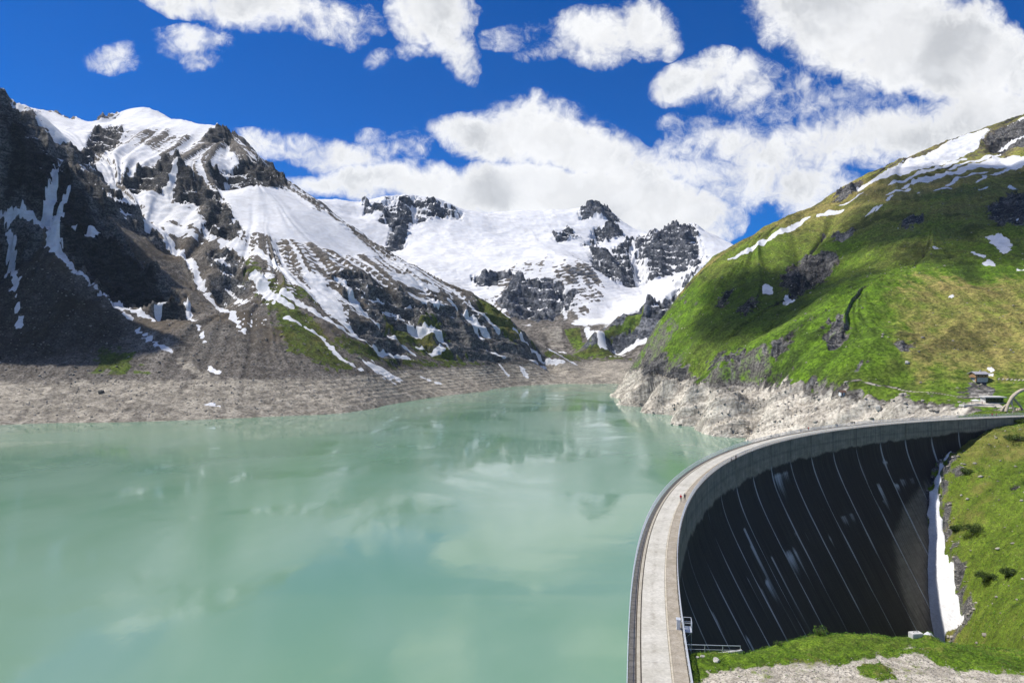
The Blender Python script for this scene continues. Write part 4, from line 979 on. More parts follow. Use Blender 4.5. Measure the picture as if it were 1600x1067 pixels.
for b in range(NB):
    s0, s1 = edges[b], edges[b + 1]
    gap = .05
    ss = np.concatenate([[s0 + gap], np.linspace(s0 + .22, s1 - .22, 22), [s1 - gap]])
    S_, H_ = np.meshgrid(ss, hs)
    off = CW + batter(H_)
    off = off + np.where(H_ < .355, .28, 0.0)                       # crest slab overhangs the face
    off[:, 0] -= .10; off[:, -1] -= .10                             # joint groove
    X_, Y_ = dam_pt(S_, off)
    V = np.stack([X_, Y_, CREST_Z - .02 - H_], -1)
    # close the block: crest top and water side
    topv = []
    Xu, Yu = dam_pt(ss, np.full(len(ss), .02))
    rows = [V]
    up_top = np.stack([Xu, Yu, np.full(len(ss), CREST_Z - .02)], -1)[None]
    Xb, Yb = dam_pt(ss, np.full(len(ss), -1.5))
    up_bot = np.stack([Xb, Yb, np.full(len(ss), CREST_Z - 100.0)], -1)[None]
    V = np.concatenate([up_bot, up_top, V], 0)
    me = grid_mesh('wall_block', V)
    me.shade_flat()
    R, Cc = V.shape[:2]
    Sx = np.concatenate([ss[None], ss[None], S_], 0); Hx = np.concatenate([np.full((1, Cc), 106.), np.zeros((1, Cc)), H_], 0)
    uvl = me.uv_layers.new(name='UVMap')
    vi = np.empty(len(me.loops), np.int32); me.loops.foreach_get('vertex_index', vi)
    uvarr = np.stack([Sx.reshape(-1)[vi], Hx.reshape(-1)[vi]], -1).astype(np.float32)
    uvl.data.foreach_set('uv', uvarr.reshape(-1))
    u_al = Sx / DAM_LEN
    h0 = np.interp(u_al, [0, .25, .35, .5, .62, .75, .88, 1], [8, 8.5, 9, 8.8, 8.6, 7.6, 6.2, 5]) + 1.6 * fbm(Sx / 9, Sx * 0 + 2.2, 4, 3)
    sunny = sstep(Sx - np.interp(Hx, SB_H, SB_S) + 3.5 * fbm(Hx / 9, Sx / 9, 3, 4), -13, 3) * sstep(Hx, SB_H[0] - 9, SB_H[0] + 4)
    damp_ = sstep(Hx, h0 - 2.6, h0 + 1.4) * .95 * (1 - .46 * sunny)  # damp skin painted paler where the sun falls, along the shadow edge
    dj = np.minimum(np.abs(Sx - s0), np.abs(Sx - s1))
    jw = .16 + .16 * np.clip(pn(Hx / 9, Hx * 0 + b * 3.3, 8) + .3, 0, 1)
    lime_ = (1 - sstep(dj, jw, jw + .22)) * (.80 + .45 * pn(Hx / 14, Hx * 0 + b * 1.7, 9)) * (.35 + .65 * sstep(Hx, h0 - 3, h0 + 2)) * (1 - .4 * sstep(Hx, 42, 80))
    lime_ = np.maximum(lime_, .30 * sstep(fbm(Sx / 1.6, Hx / 26, 4, 14), .26, .5) * sstep(Hx, h0 + 1, h0 + 6))
    for (a, h_, wd, ln, st) in STAINS:
        if a < s0 - 8 or a > s1 + 8: continue
        dh = Hx - h_
        prof = np.where(dh < 0, np.exp(-(dh / .7) ** 2), np.exp(-dh / ln))
        lime_ = np.maximum(lime_, st * 1.1 * prof * np.exp(-((Sx - a - .1 * dh * 0) / wd) ** 4))
    seam = np.maximum((1 - sstep(dj, .08, .34)) * .75, .45 * (1 - sstep(np.abs(Hx - 4.3 - .1 * pn(Sx / 3, Hx * 0, 6)), .05, .45))) * (1 - sstep(Hx, h0 - 1.5, h0 + .5))
    set_attr(me, 'seam', seam)
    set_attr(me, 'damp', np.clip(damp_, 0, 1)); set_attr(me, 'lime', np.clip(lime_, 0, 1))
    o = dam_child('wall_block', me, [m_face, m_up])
    mi = np.zeros(len(me.polygons), np.int32); mi[:Cc - 1] = 1
    me.polygons.foreach_set('material_index', mi)

# ---- crest: carriageway, kerb, walkways, crane rails
def ribbon(name, s0, s1, o0, o1, z0, z1, mats, step=1.0, parent=None, uoff=0):
    """solid strip along the crest between offsets o0..o1 and heights z0..z1"""
    n = max(2, int((s1 - s0) / step) + 1)
    ss = np.linspace(s0, s1, n)
    A_ = np.stack([*dam_pt(ss, o0), np.full(n, z0)], -1); B_ = np.stack([*dam_pt(ss, o0), np.full(n, z1)], -1)
    C_ = np.stack([*dam_pt(ss, o1), np.full(n, z1)], -1); D_ = np.stack([*dam_pt(ss, o1), np.full(n, z0)], -1)
    vs = np.concatenate([A_, B_, C_, D_]); fs = []
    for i in range(n - 1):
        for k in range(4):
            a, b_ = k * n + i, ((k + 1) % 4) * n + i
            fs.append((a, a + 1, b_ + 1, b_))
    fs += [(0, n, 2 * n, 3 * n), (n - 1, 4 * n - 1, 3 * n - 1, 2 * n - 1)]
    return dam_child(name, mesh_from(name, vs, fs), mats, parent)

S_NEAR, S_FAR = 12.0, DAM_LEN - 3.0
# road panels between transverse joints
m_roadp, t = new_mat('carriageway_concrete')
pos = t.n('ShaderNodeNewGeometry').outputs['Position']
offa = t.attr('across')
n1 = t.noise(pos, .25, 5, .6); n2 = t.noise(pos, 2.5, 4, .65); n3 = t.noise(pos, .9, 4, .7, 1.0)
c = t.mix(t.ramp(n1, .3, .7), (0.42, 0.40, 0.345), (0.53, 0.51, 0.455))
c = t.mulc(c, t.mix(t.ramp(n2, .3, .7), (.85, .85, .84), (1.08, 1.08, 1.07)))
mid = t.math('MULTIPLY', t.ramp(t.math('ABSOLUTE', t.math('SUBTRACT', offa, .47)), 0.02, .17, 1, 0), t.ramp(n3, .42, .66))
c = t.mix(t.math('MULTIPLY', mid, .62), c, (0.27, 0.25, 0.21))
finish(t, c, .85, .2, bump(t, n2, .25, .02))
road_len = 9.0
s = S_NEAR
while s < S_FAR - 1:
    s1 = min(s + road_len, S_FAR)
    o = ribbon('road_panel', s + .012, s1 - .012, 1.50, 4.62, CREST_Z + .0, CREST_Z + .10, m_roadp, 1.2)
    n = len(o.data.vertices) // 4
    set_attr(o.data, 'across', np.concatenate([np.zeros(2 * n), np.ones(2 * n)]))
    ribbon('kerb', s + .02, s1 - .02, 4.66, 4.88, CREST_Z, CREST_Z + .17, m_kerb, 1.2)
    ribbon('walkway_panel', s + .012, s1 - .012, 4.90, 6.42, CREST_Z, CREST_Z + .13, m_walk, 1.2)
    ribbon('rail_bed', s, s1 - .01, .95, 1.36, CREST_Z, CREST_Z + .10, m_strip, 1.2)
    s = s1
for o0 in (.83, 1.38):
    ribbon('crane_rail', S_NEAR, S_FAR, o0, o0 + .10, CREST_Z, CREST_Z + .135, m_groove, 1.2)
# cover slabs of the cable duct, one by one
sl_len = 1.5
k = 0; s = S_NEAR
slab_me = None
while s < S_FAR and k < 290:
    L = sl_len - .05
    ribbon('cover_slab', s, s + L, .10, .81, CREST_Z, CREST_Z + .09 + .015 * rng.rand(), m_slab, 2.0)
    s += sl_len; k += 1

# ---- guard railings on both edges
def railing(name, label, off, s0, s1, base_z, group):
    root = empty(name, dam_pt(s0, off, base_z))
    tag(root, label, 'railing', group)
    R0 = Vector(root.location)
    mb = MB()
    mb.box((0, 0, .55), (.055, .055, 1.10)); mb.box((0, 0, .03), (.16, .16, .06))
    pm = mesh_from('post', mb.v, mb.f); pm.materials.append(m_galv)
    n = int((s1 - s0) / 2.0)
    for i in range(n + 1):
        sp = s0 + (s1 - s0) * i / n
        p = bpy.data.objects.new('post', pm); col.objects.link(p); p.parent = root
        p.location = Vector(dam_pt(sp, off, base_z)) - R0
        p.rotation_euler = (0, 0, dam_dir(sp))
    for zz, th in ((1.10, .085), (.92, .045), (.75, .045), (.58, .045), (.41, .045), (.24, .045), (.10, .045)):
        m_ = max(2, int((s1 - s0) / 2.0))
        ss = np.linspace(s0, s1, m_ + 1)
        vs = []
        for do, dz in ((-th / 2, -th / 2), (-th / 2, th / 2), (th / 2, th / 2), (th / 2, -th / 2)):
            X_, Y_ = dam_pt(ss, off + do)
            vs += [(x - R0.x, y - R0.y, zz + dz) for x, y in zip(X_, Y_)]
        q = m_ + 1; fs = []
        for i in range(m_):
            for kk in range(4):
                a, b_ = kk * q + i, ((kk + 1) % 4) * q + i
                fs.append((a, a + 1, b_ + 1, b_))
        link('rail', mesh_from('rail', vs, fs), m_galv, root)
    return root
railing('guard_railing', 'galvanised guard railing along the lake edge of the dam crest', -.02, S_NEAR, S_FAR, CREST_Z, 'crest railings')
railing('guard_railing', 'galvanised guard railing along the black air side of the dam crest', CW + .10, S_NEAR, S_FAR - 2, CREST_Z + .0, 'crest railings')

# ---- lake surface is bounded by the dam

ss = np.linspace(0, DAM_LEN, 60)
Xd, Yd = dam_pt(ss, -.8 * np.ones(60))
east = np.stack([Xd, Yd], -1)
ring = [(-2150, -260), (-30, -260), (-12, -40)] + [tuple(p) for p in east] + [(262, 360), (285, 420), (330, 700), (330, 1300), (-2150, 1300)]
bmw = bmesh.new()
bvs = [bmw.verts.new((x, y, 0)) for x, y in ring]
bmw.faces.new(bvs)
bmesh.ops.triangulate(bmw, faces=bmw.faces[:])
mew = bpy.data.meshes.new('lake_water'); bmw.to_mesh(mew); bmw.free()
ow = link('lake_water', mew, m_water); tag(ow, kind='structure')

# ================================================================== low drifting clouds above the valley (their shadows lie on the hillside)
m_cloud = bpy.data.materials.new('cloud_vapour'); m_cloud.use_nodes = True
tc_ = NT(m_cloud.node_tree)
vol = tc_.n('ShaderNodeVolumePrincipled'); vol.inputs['Color'].default_value = (.97, .97, .97, 1); vol.inputs['Density'].default_value = 0.016
oo = tc_.n('ShaderNodeOutputMaterial'); tc_.link(vol.outputs[0], oo.inputs['Volume'])
def drift_cloud(target, height, lumps, seed):
    """lumpy closed cloud above the valley; target = ground point that its shadow reaches"""
    tt = (height - target[2]) / sd.z
    c = Vector(target) + sd * tt
    bm = bmesh.new()
    bmesh.ops.create_icosphere(bm, subdivisions=5, radius=1.0)
    rr = random.Random(seed)
    ph = [(rr.uniform(-9, 9), rr.uniform(-9, 9)) for _ in range(2)]
    for v in bm.verts:
        d = v.co.normalized()
        f = lumps[0] and 1.0
        a = np.array([d.x * 1.6 + ph[0][0]]); b = np.array([d.y * 1.6 + d.z * .9 + ph[0][1]])
        n = float(fbm(a, b, 4, seed)[0])
        f = 1.0 + .75 * n
        v.co = Vector((d.x * lumps[0] * f, d.y * lumps[1] * f, d.z * lumps[2] * (f if d.z > 0 else .6 * f)))
    me = bpy.data.meshes.new('cloud'); bm.to_mesh(me); bm.free()
    o = link('cloud', me, m_cloud); o.location = c
    o['kind'] = 'stuff'
    return o
drift_cloud((545, 800, 230), 1090, (170, 150, 120), 3)
drift_cloud((275, 745, 130), 1050, (105, 120, 100), 8)
drift_cloud((640, 960, 330), 1150, (150, 100, 100), 12)

# ================================================================== THINGS
def ground_z(S, Z, x, y):
    """height of a terrain sheet at world x,y"""
    u = U0 + F0 * x / y
    j = int(np.clip(np.searchsorted(S.u, u), 1, len(S.u) - 1))
    return float(np.interp(y, S.Y[:, j], Z[:, j]))

def crest_at(u, v, off=None, z=CREST_Z + .12):
    """a spot on the crest seen at picture position u,v"""
    X, Y, _ = px_z(u, v, z)
    d = (_fx - X) ** 2 + (_fy - Y) ** 2
    k = int(np.argmin(d)); s = _fs[k]
    o = (X - _fx[k]) * _ty[k] - (Y - _fy[k]) * _tx[k]
    if off is not None: o = off
    return s, o

m_white = plain('painted_metal_white', (0.62, 0.62, 0.60), (0.72, 0.72, 0.70), 2.0, .5)
m_conc = plain('pale_concrete', (0.48, 0.47, 0.44), (0.58, 0.57, 0.53), 1.5)
m_wood = plain('larch_boards', (0.30, 0.17, 0.085), (0.42, 0.26, 0.14), 1.2, .8, streak=(1, 1, 6))
m_shingle = plain('grey_shingles', (0.30, 0.29, 0.31), (0.40, 0.39, 0.41), 1.5)
m_stonew = plain('masonry', (0.42, 0.40, 0.36), (0.60, 0.58, 0.53), 1.4)
m_darkglass = plain('dark_window_glass', (0.015, 0.018, 0.02), (0.03, 0.034, 0.038), 1.0, .08, .6)
m_brownroof = plain('brown_roof', (0.10, 0.06, 0.045), (0.16, 0.10, 0.07), 1.2)
m_tan = plain('weathered_timber', (0.36, 0.30, 0.22), (0.52, 0.45, 0.35), 1.0, .85, streak=(1, 1, .3))
m_rocklight = plain('light_boulder', (0.30, 0.285, 0.26), (0.52, 0.50, 0.46), 1.4, bd=.1, bs=.8)
m_rockdark = plain('dark_boulder', (0.06, 0.058, 0.055), (0.13, 0.125, 0.115), 1.0, bd=.15, bs=.8)
m_canvas = plain('white_canvas', (0.74, 0.73, 0.70), (0.80, 0.79, 0.77), 3.0)

# ---- walkers on the crest
m_skin = plain('skin', (0.45, 0.27, 0.19), (0.52, 0.33, 0.24), 6.0, .6)
_cloth = {}
def cloth(c):
    if c not in _cloth:
        _cloth[c] = plain('cloth', c, tuple(min(1, x * 1.25) for x in c), 8.0, .9)
    return _cloth[c]
def person(loc, rz, shirt, trousers, hair, label, stride=.22, bag=None, sit=False):
    me = bpy.data.meshes.new('person')
    V = {'pel': (0, 0, .95), 'waist': (0, 0, 1.10), 'chest': (0, .02, 1.32), 'neck': (0, .01, 1.48), 'chin': (0, .03, 1.56), 'head': (0, .02, 1.66), 'crown': (0, .01, 1.74),
         'hl': (.10, 0, .90), 'kl': (.11, stride * .55 + .03, .50), 'al': (.11, stride * .6 - .02, .09), 'tl': (.12, stride * .6 + .15, .04),
         'hr': (-.10, 0, .90), 'kr': (-.11, -stride * .25 + .03, .50), 'ar': (-.11, -stride, .10), 'tr': (-.12, -stride + .15, .04),
         'sl': (.19, .01, 1.40), 'el': (.25, -.04 - stride * .4, 1.13), 'wl': (.26, .08 - stride * .3, .90), 'fl': (.26, .13 - stride * .3, .80),
         'sr': (-.19, .01, 1.40), 'er': (-.25, -.02 + stride * .3, 1.13), 'wr': (-.25, .14 + stride * .3, .92), 'fr': (-.245, .19 + stride * .3, .83)}
    R = {'pel': .15, 'waist': .13, 'chest': .155, 'neck': .06, 'chin': .075, 'head': .10, 'crown': .06, 'hl': .095, 'kl': .065, 'al': .045, 'tl': .035, 'hr': .095, 'kr': .065, 'ar': .045, 'tr': .035,
         'sl': .065, 'el': .048, 'wl': .034, 'fl': .028, 'sr': .065, 'er': .048, 'wr': .034, 'fr': .028}
    E = [('pel', 'waist'), ('waist', 'chest'), ('chest', 'neck'), ('neck', 'chin'), ('chin', 'head'), ('head', 'crown'), ('pel', 'hl'), ('hl', 'kl'), ('kl', 'al'), ('al', 'tl'), ('pel', 'hr'), ('hr', 'kr'), ('kr', 'ar'), ('ar', 'tr'),
         ('chest', 'sl'), ('sl', 'el'), ('el', 'wl'), ('wl', 'fl'), ('chest', 'sr'), ('sr', 'er'), ('er', 'wr'), ('wr', 'fr')]
    ks = list(V)
    me.from_pydata([V[k] for k in ks], [(ks.index(a), ks.index(b)) for a, b in E], [])
    o = bpy.data.objects.new('person', me); col.objects.link(o)
    o.modifiers.new('skin', 'SKIN')
    for i, k in enumerate(ks):
        r = R[k]; me.skin_vertices[0].data[i].radius = (r, r * (.75 if k in ('pel', 'waist', 'chest') else 1))
        me.skin_vertices[0].data[i].use_root = (k == 'pel')
    sub = o.modifiers.new('sub', 'SUBSURF'); sub.levels = 1; sub.render_levels = 1
    bpy.context.view_layer.update()
    dg = bpy.context.evaluated_depsgraph_get()
    m2 = bpy.data.meshes.new_from_object(o.evaluated_get(dg))
    o.modifiers.clear(); o.data = m2; bpy.data.meshes.remove(me)
    m2.name = 'person'
    m2.materials.clear()
    for m in (m_skin, cloth(shirt), cloth(trousers), cloth(hair), cloth((.05, .045, .04))): m2.materials.append(m)
    for f in m2.polygons:
        c = f.center
        if c.z > 1.70 or (c.z > 1.58 and c.y < .0): mi = 3
        elif c.z > 1.50: mi = 0
        elif c.z < .13: mi = 4
        elif abs(c.x) > .19 and c.z < 1.12: mi = 0
        elif c.z < .97: mi = 2
        else: mi = 1
        f.material_index = mi
    m2.shade_smooth()
    o.location = loc; o.rotation_euler = (0, 0, rz)
    tag(o, label, 'person', 'visitors at the dam')
    if bag is not None:
        mb = MB(); mb.box((0, -.20, 1.22), (.30, .17, .46), taper=.8); mb.box((0, -.30, 1.12), (.22, .06, .22))
        b = mb.build('backpack', cloth(bag)); b.parent = o
    return o
def on_crest(u, v, off=None):
    s, o = crest_at(u, v, off)
    zc = CREST_Z + (.13 if o > 4.9 else .10)
    return dam_pt(s, o, zc), s
WALKERS = [
    (1064, 784, None, 0.0, (0.55, 0.02, 0.035), (0.10, 0.11, 0.13), (0.45, 0.03, 0.04), 'walker in red jacket and cap on the dam crest road', (0.5, .03, .04)),
    (1072, 782, 5.6, 0.0, (0.20, 0.20, 0.19), (0.03, 0.03, 0.035), (0.05, .035, .03), 'walker in grey top beside the red walker on the crest', (.06, .06, .07)),
    (1143, 722, None, math.pi, (0.55, 0.53, 0.50), (0.03, 0.03, 0.045), (0.06, .04, .03), 'walker in pale top and dark trousers, left of a far pair on crest', None),
    (1150, 719, None, math.pi, (0.12, 0.12, 0.14), (0.025, 0.025, 0.03), (0.10, .07, .04), 'walker in dark clothes, right of a far pair on crest', None),
    (1287, 676, .5, 0.0, (0.42, 0.04, 0.04), (0.05, 0.04, 0.04), (0.05, .03, .03), 'walker in dark red at the lake railing of the far crest', None),
    (1362, 667, .5, 0.0, (0.05, 0.05, 0.07), (0.03, 0.03, 0.03), (0.03, .03, .03), 'walker in black at the lake railing of the far crest', None),
    (1556, 651.5, 2.2, 0.0, (0.45, 0.05, 0.05), (0.06, 0.05, 0.05), (0.05, .03, .03), 'visitor in red jacket at the far end of the dam', None),
    (1560, 651.3, 2.9, math.pi, (0.18, 0.05, 0.07), (0.03, 0.03, 0.04), (0.05, .03, .03), 'visitor in wine red top beside the red jacket', None),
    (1551, 651.8, 3.6, math.pi, (0.10, 0.11, 0.14), (0.03, 0.03, 0.04), (0.05, .03, .03), 'visitor in dark blue at the far end of the dam', None),
]
for (u, v, off, face, sh, tr, hr, lab, bag) in WALKERS:
    loc, s_ = on_crest(u, v, off)
    person(loc, dam_dir(s_) - math.pi / 2 + face, sh, tr, hr, lab, bag=bag)

# ---- service balcony with ladder on the air side, and the cabinet beside it
s_b, _ = crest_at(1060, 979, CW)
bx_, by_, _z = dam_pt(s_b, CW + .16, 0)
bal = empty('service_balcony', (bx_, by_, CREST_Z - .1), dam_dir(s_b))
tag(bal, 'small steel service balcony with ladder hung outside the air side railing', 'balcony')
mb = MB(); mb.box((0, -.55, .0), (1.9, 1.0, .06)); mb.build('floor_grating', m_galv, bal)
for x in (-.92, .92):
    for y in (-.1, -1.02):
        mb = MB(); mb.bar((x, y, .03), (x, y, 1.15), .035); mb.build('post', m_galv, bal)
for zz in (1.15, .62):
    mb = MB(); mb.bar((-.92, -1.02, zz), (.92, -1.02, zz), .035); mb.bar((-.92, -.1, zz), (-.92, -1.02, zz), .035); mb.bar((.92, -.1, zz), (.92, -1.02, zz), .035); mb.build('rail', m_galv, bal)
mb = MB()
for x in (-.25, .25): mb.bar((x, -.98, .0), (x, -.98, -3.2), .03)
for k in range(10): mb.bar((-.25, -.98, -.2 - .3 * k), (.25, -.98, -.2 - .3 * k), .022)
mb.build('ladder', m_galv, bal)
mb = MB(); mb.bar((-.8, -.08, -.05), (-.8, -.98, -.04), .05); mb.bar((.8, -.08, -.05), (.8, -.98, -.04), .05); mb.bar((-.8, -.02, -1.0), (-.8, -.95, -.06), .04); mb.bar((.8, -.02, -1.0), (.8, -.95, -.06), .04)
mb.build('bracket', m_galv, bal)
cab = empty('switch_cabinet', dam_pt(s_b - .6, CW - .45, CREST_Z + .13), dam_dir(s_b))
tag(cab, 'white metal switch cabinet on the crest walkway by the service balcony', 'cabinet')
mb = MB(); mb.box((0, 0, .62), (.75, .45, 1.16)); mb.build('housing', m_white, cab)
mb = MB(); mb.box((0, 0, 1.23), (.85, .55, .06)); mb.build('lid', m_galv, cab)
mb = MB(); mb.box((0, 0, .02), (.80, .50, .04)); mb.build('plinth', m_conc, cab)
mb = MB(); mb.box((-.385, 0, .62), (.02, .36, 1.0)); d_ = mb.build('door', m_white, cab)
mb = MB(); mb.box((-.405, .12, .65), (.02, .03, .14)); mb.build('handle', m_galv, d_)

# ---- steel fence at the edge of the knoll
f0 = Vector(px(1073, 1021, 80.8)); f1_ = Vector(px(1157, 1023, 82.6))
fence = empty('steel_fence', f0)
tag(fence, 'short two-rail steel fence at the grassy drop beside the dam', 'fence')
mb = MB()
dv = f1_ - f0
for k in range(4):
    p_ = dv * (k / 3)
    m1 = MB(); m1.bar((p_.x, p_.y, p_.z - .5), (p_.x, p_.y, p_.z + 1.1), .042); m1.build('post', m_galv, fence)
for zz, r_ in ((1.08, .05), (.55, .035)):
    m1 = MB(); m1.bar((0, 0, zz), (dv.x, dv.y, dv.z + zz), r_); m1.build('rail', m_galv, fence)
m1 = MB(); c_ = dv / 2; m1.box((c_.x, c_.y, c_.z - .12), (dv.length + .4, .35, .42), math.atan2(dv.y, dv.x)); m1.build('footing', m_conc, fence)

# ---- concrete block on the knoll
bxp = px(1431, 1001, 85.2)
gz = ground_z(D, ZD_final, bxp[0], bxp[1])
blk = empty('concrete_block', (bxp[0], bxp[1], gz), .15)
tag(blk, 'pale concrete block lying on the edge of the grassy knoll', 'block')
bm = bmesh.new(); bmesh.ops.create_cube(bm, size=1.0)
for v in bm.verts: v.co = Vector((v.co.x * 1.45, v.co.y * .9, v.co.z * .75 + .3))
bmesh.ops.bevel(bm, geom=bm.edges[:], offset=.05, segments=2, affect='EDGES')
me = bpy.data.meshes.new('body'); bm.to_mesh(me); bm.free(); link('body', me, m_conc, blk)
mb = MB(); mb.bar((-.3, 0, .68), (-.3, 0, .80), .03); mb.bar((.3, 0, .68), (.3, 0, .80), .03); mb.bar((-.3, 0, .79), (.3, 0, .79), .025); mb.build('lifting_eye', m_groove, blk)

# ---- timber hut above the dam
hx, hy, hz = px(1529, 600, 432)
hz = ground_z(C, ZC, hx, hy)
hut = empty('timber_hut', (hx, hy, hz - .3), .12)
tag(hut, 'timber hut on masonry base with grey shingle roof, above the dam', 'hut')
mb = MB(); mb.box((.6, 0, 1.1), (7.4, 5.2, 2.8)); mb.build('stone_base', m_stonew, hut)
for r_ in range(5):
    mb = MB(); mb.box((0, 0, 2.75 + r_ * .42), (8.4, 5.6, .39)); mb.build('log_course', m_wood, hut)
for sgn in (-1, 1):
    vs = [(-5.0, sgn * 3.6, 4.5), (5.0, sgn * 3.6, 4.5), (5.0, 0, 6.1), (-5.0, 0, 6.1), (-5.0, sgn * 3.6, 4.75), (5.0, sgn * 3.6, 4.75), (5.0, 0, 6.35), (-5.0, 0, 6.35)]
    mb = MB(); mb.add(vs, [(3, 2, 1, 0), (4, 5, 6, 7), (0, 1, 5, 4), (1, 2, 6, 5), (2, 3, 7, 6), (3, 0, 4, 7)]); mb.build('roof_slope', m_shingle, hut)
mb = MB(); mb.add([(-4.2, -2.8, 4.75), (-4.2, 2.8, 4.75), (-4.2, 0, 6.0), (4.2, -2.8, 4.75), (4.2, 2.8, 4.75), (4.2, 0, 6.0)], [(0, 2, 1), (3, 4, 5), (0, 1, 4, 3), (0, 3, 5, 2), (1, 2, 5, 4)]); mb.build('gable', m_wood, hut)
mb = MB(); mb.box((1.4, 0, 6.5), (.7, .7, 1.2)); mb.build('chimney', m_stonew, hut)
for x in (-2.4, .2, 2.6):
    mb = MB(); mb.box((x, -2.82, 3.6), (1.0, .12, .9)); w_ = mb.build('window', m_wood, hut)
    mb = MB(); mb.box((x, -2.89, 3.6), (.8, .04, .7)); mb.build('pane', m_darkglass, w_)
mb = MB(); mb.box((-3.4, -2.0, 1.3), (.8, 1.0, 2.4)); mb.build('corner_pier', m_wood, hut)

# ---- flat-roofed visitor building and its terrace
vx, vy, vz = px(1551, 633, 386)
vz = ground_z(C, ZC, vx, vy)
vis = empty('visitor_building', (vx, vy, vz - .1), -.08)
tag(vis, 'low flat-roofed visitor building with dark glass front beside the dam end', 'building')
mb = MB(); mb.box((0, .6, 1.5), (9.6, 5.0, 3.2)); mb.build('wall', m_conc, vis)
vs = [(-6.2, -3.4, 3.1), (6.0, -3.0, 3.1), (5.6, 3.4, 3.1), (-5.4, 3.4, 3.1), (-6.2, -3.4, 3.6), (6.0, -3.0, 3.6), (5.6, 3.4, 3.8), (-5.4, 3.4, 3.8)]
mb = MB(); mb.add(vs, [(3, 2, 1, 0), (4, 5, 6, 7), (0, 1, 5, 4), (1, 2, 6, 5), (2, 3, 7, 6), (3, 0, 4, 7)]); mb.build('roof', m_conc, vis)
for k in range(5):
    x = -3.8 + k * 1.9
    mb = MB(); mb.box((x, -1.97, 1.65), (1.78, .12, 2.6)); fr = mb.build('window', m_groove, vis)
    mb = MB(); mb.box((x, -2.05, 1.65), (1.6, .05, 2.4)); mb.build('pane', m_darkglass, fr)
mb = MB(); mb.box((0, -1.8, .05), (10.4, 1.0, .2)); mb.build('plinth', m_stonew, vis)
tx_, ty_, tz_ = px(1526, 634, 380)
tz_ = ground_z(C, ZC, tx_, ty_)
ter = empty('stone_terrace', (tx_, ty_, tz_ - .9), .02)
tag(ter, 'pale stone terrace wall in front of the visitor building', 'terrace')
mb = MB(); mb.box((0, 0, .55), (17, 4.2, 1.2)); mb.build('deck', m_stonew, ter)
for k in range(9):
    mb = MB(); mb.box((-7.6 + k * 1.9, -2.16, .50), (1.84, .22, 1.24 + .04 * (k % 3))); mb.build('wall_stone', m_stonew, ter)
tentp = (tx_ - .2, ty_ + .3, tz_ + .25)
par = empty('terrace_parasol', tentp)
tag(par, 'white square parasol open on the terrace', 'parasol')
mb = MB(); mb.bar((0, 0, 0), (0, 0, 2.6), .05); mb.build('pole', m_galv, par)
mb = MB(); r_ = 1.9
mb.add([(-r_, -r_, 2.1), (r_, -r_, 2.1), (r_, r_, 2.1), (-r_, r_, 2.1), (0, 0, 2.85), (-r_, -r_, 2.05), (r_, -r_, 2.05), (r_, r_, 2.05), (-r_, r_, 2.05), (0, 0, 2.78)], [(0, 1, 4), (1, 2, 4), (2, 3, 4), (3, 0, 4), (6, 5, 9), (7, 6, 9), (8, 7, 9), (5, 8, 9), (0, 5, 6, 1), (1, 6, 7, 2), (2, 7, 8, 3), (3, 8, 5, 0)]); mb.build('canopy', m_canvas, par)
mb = MB(); mb.box((0, 0, .06), (.7, .7, .12)); mb.build('base', m_conc, par)
person((tx_ + 2.8, ty_ - .6, tz_ + .25), 2.0, (.30, .08, .10), (.05, .05, .07), (.06, .04, .03), 'guest in wine red right of the white parasol', stride=.05)
person((tx_ - 2.9, ty_ - .4, tz_ + .25), .6, (.10, .09, .12), (.04, .04, .05), (.03, .03, .03), 'guest in dark top left of the white parasol', stride=.05)
wx_, wy_, _ = px(1507, 645, 368); person((wx_, wy_, ground_z(C, ZC, wx_, wy_)), 1.0, (.62, .62, .60), (.35, .34, .32), (.05, .04, .03), 'person in white on the grass above the far crest')

# ---- small white-walled shed by the footpath
sx_, sy_, _ = px(1316, 602, 457); sz_ = ground_z(C, ZC, sx_, sy_)
shed = empty('path_shed', (sx_, sy_, sz_ - .4), .1)
tag(shed, 'tiny white-walled shed with brown roof at the start of the footpath', 'shed')
mb = MB(); mb.box((0, 0, 1.1), (3.4, 2.8, 2.4)); mb.build('wall', m_canvas, shed)
for sgn in (-1, 1):
    vs = [(-2.3, sgn * 1.9, 2.0), (2.3, sgn * 1.9, 2.0), (2.3, 0, 3.5), (-2.3, 0, 3.5), (-2.3, sgn * 1.9, 2.2), (2.3, sgn * 1.9, 2.2), (2.3, 0, 3.75), (-2.3, 0, 3.75)]
    mb = MB(); mb.add(vs, [(3, 2, 1, 0), (4, 5, 6, 7), (0, 1, 5, 4), (1, 2, 6, 5), (2, 3, 7, 6), (3, 0, 4, 7)]); mb.build('roof_slope', m_brownroof, shed)
mb = MB(); mb.box((-.6, -1.43, .95), (.8, .08, 1.8)); mb.build('door', m_brownroof, shed)

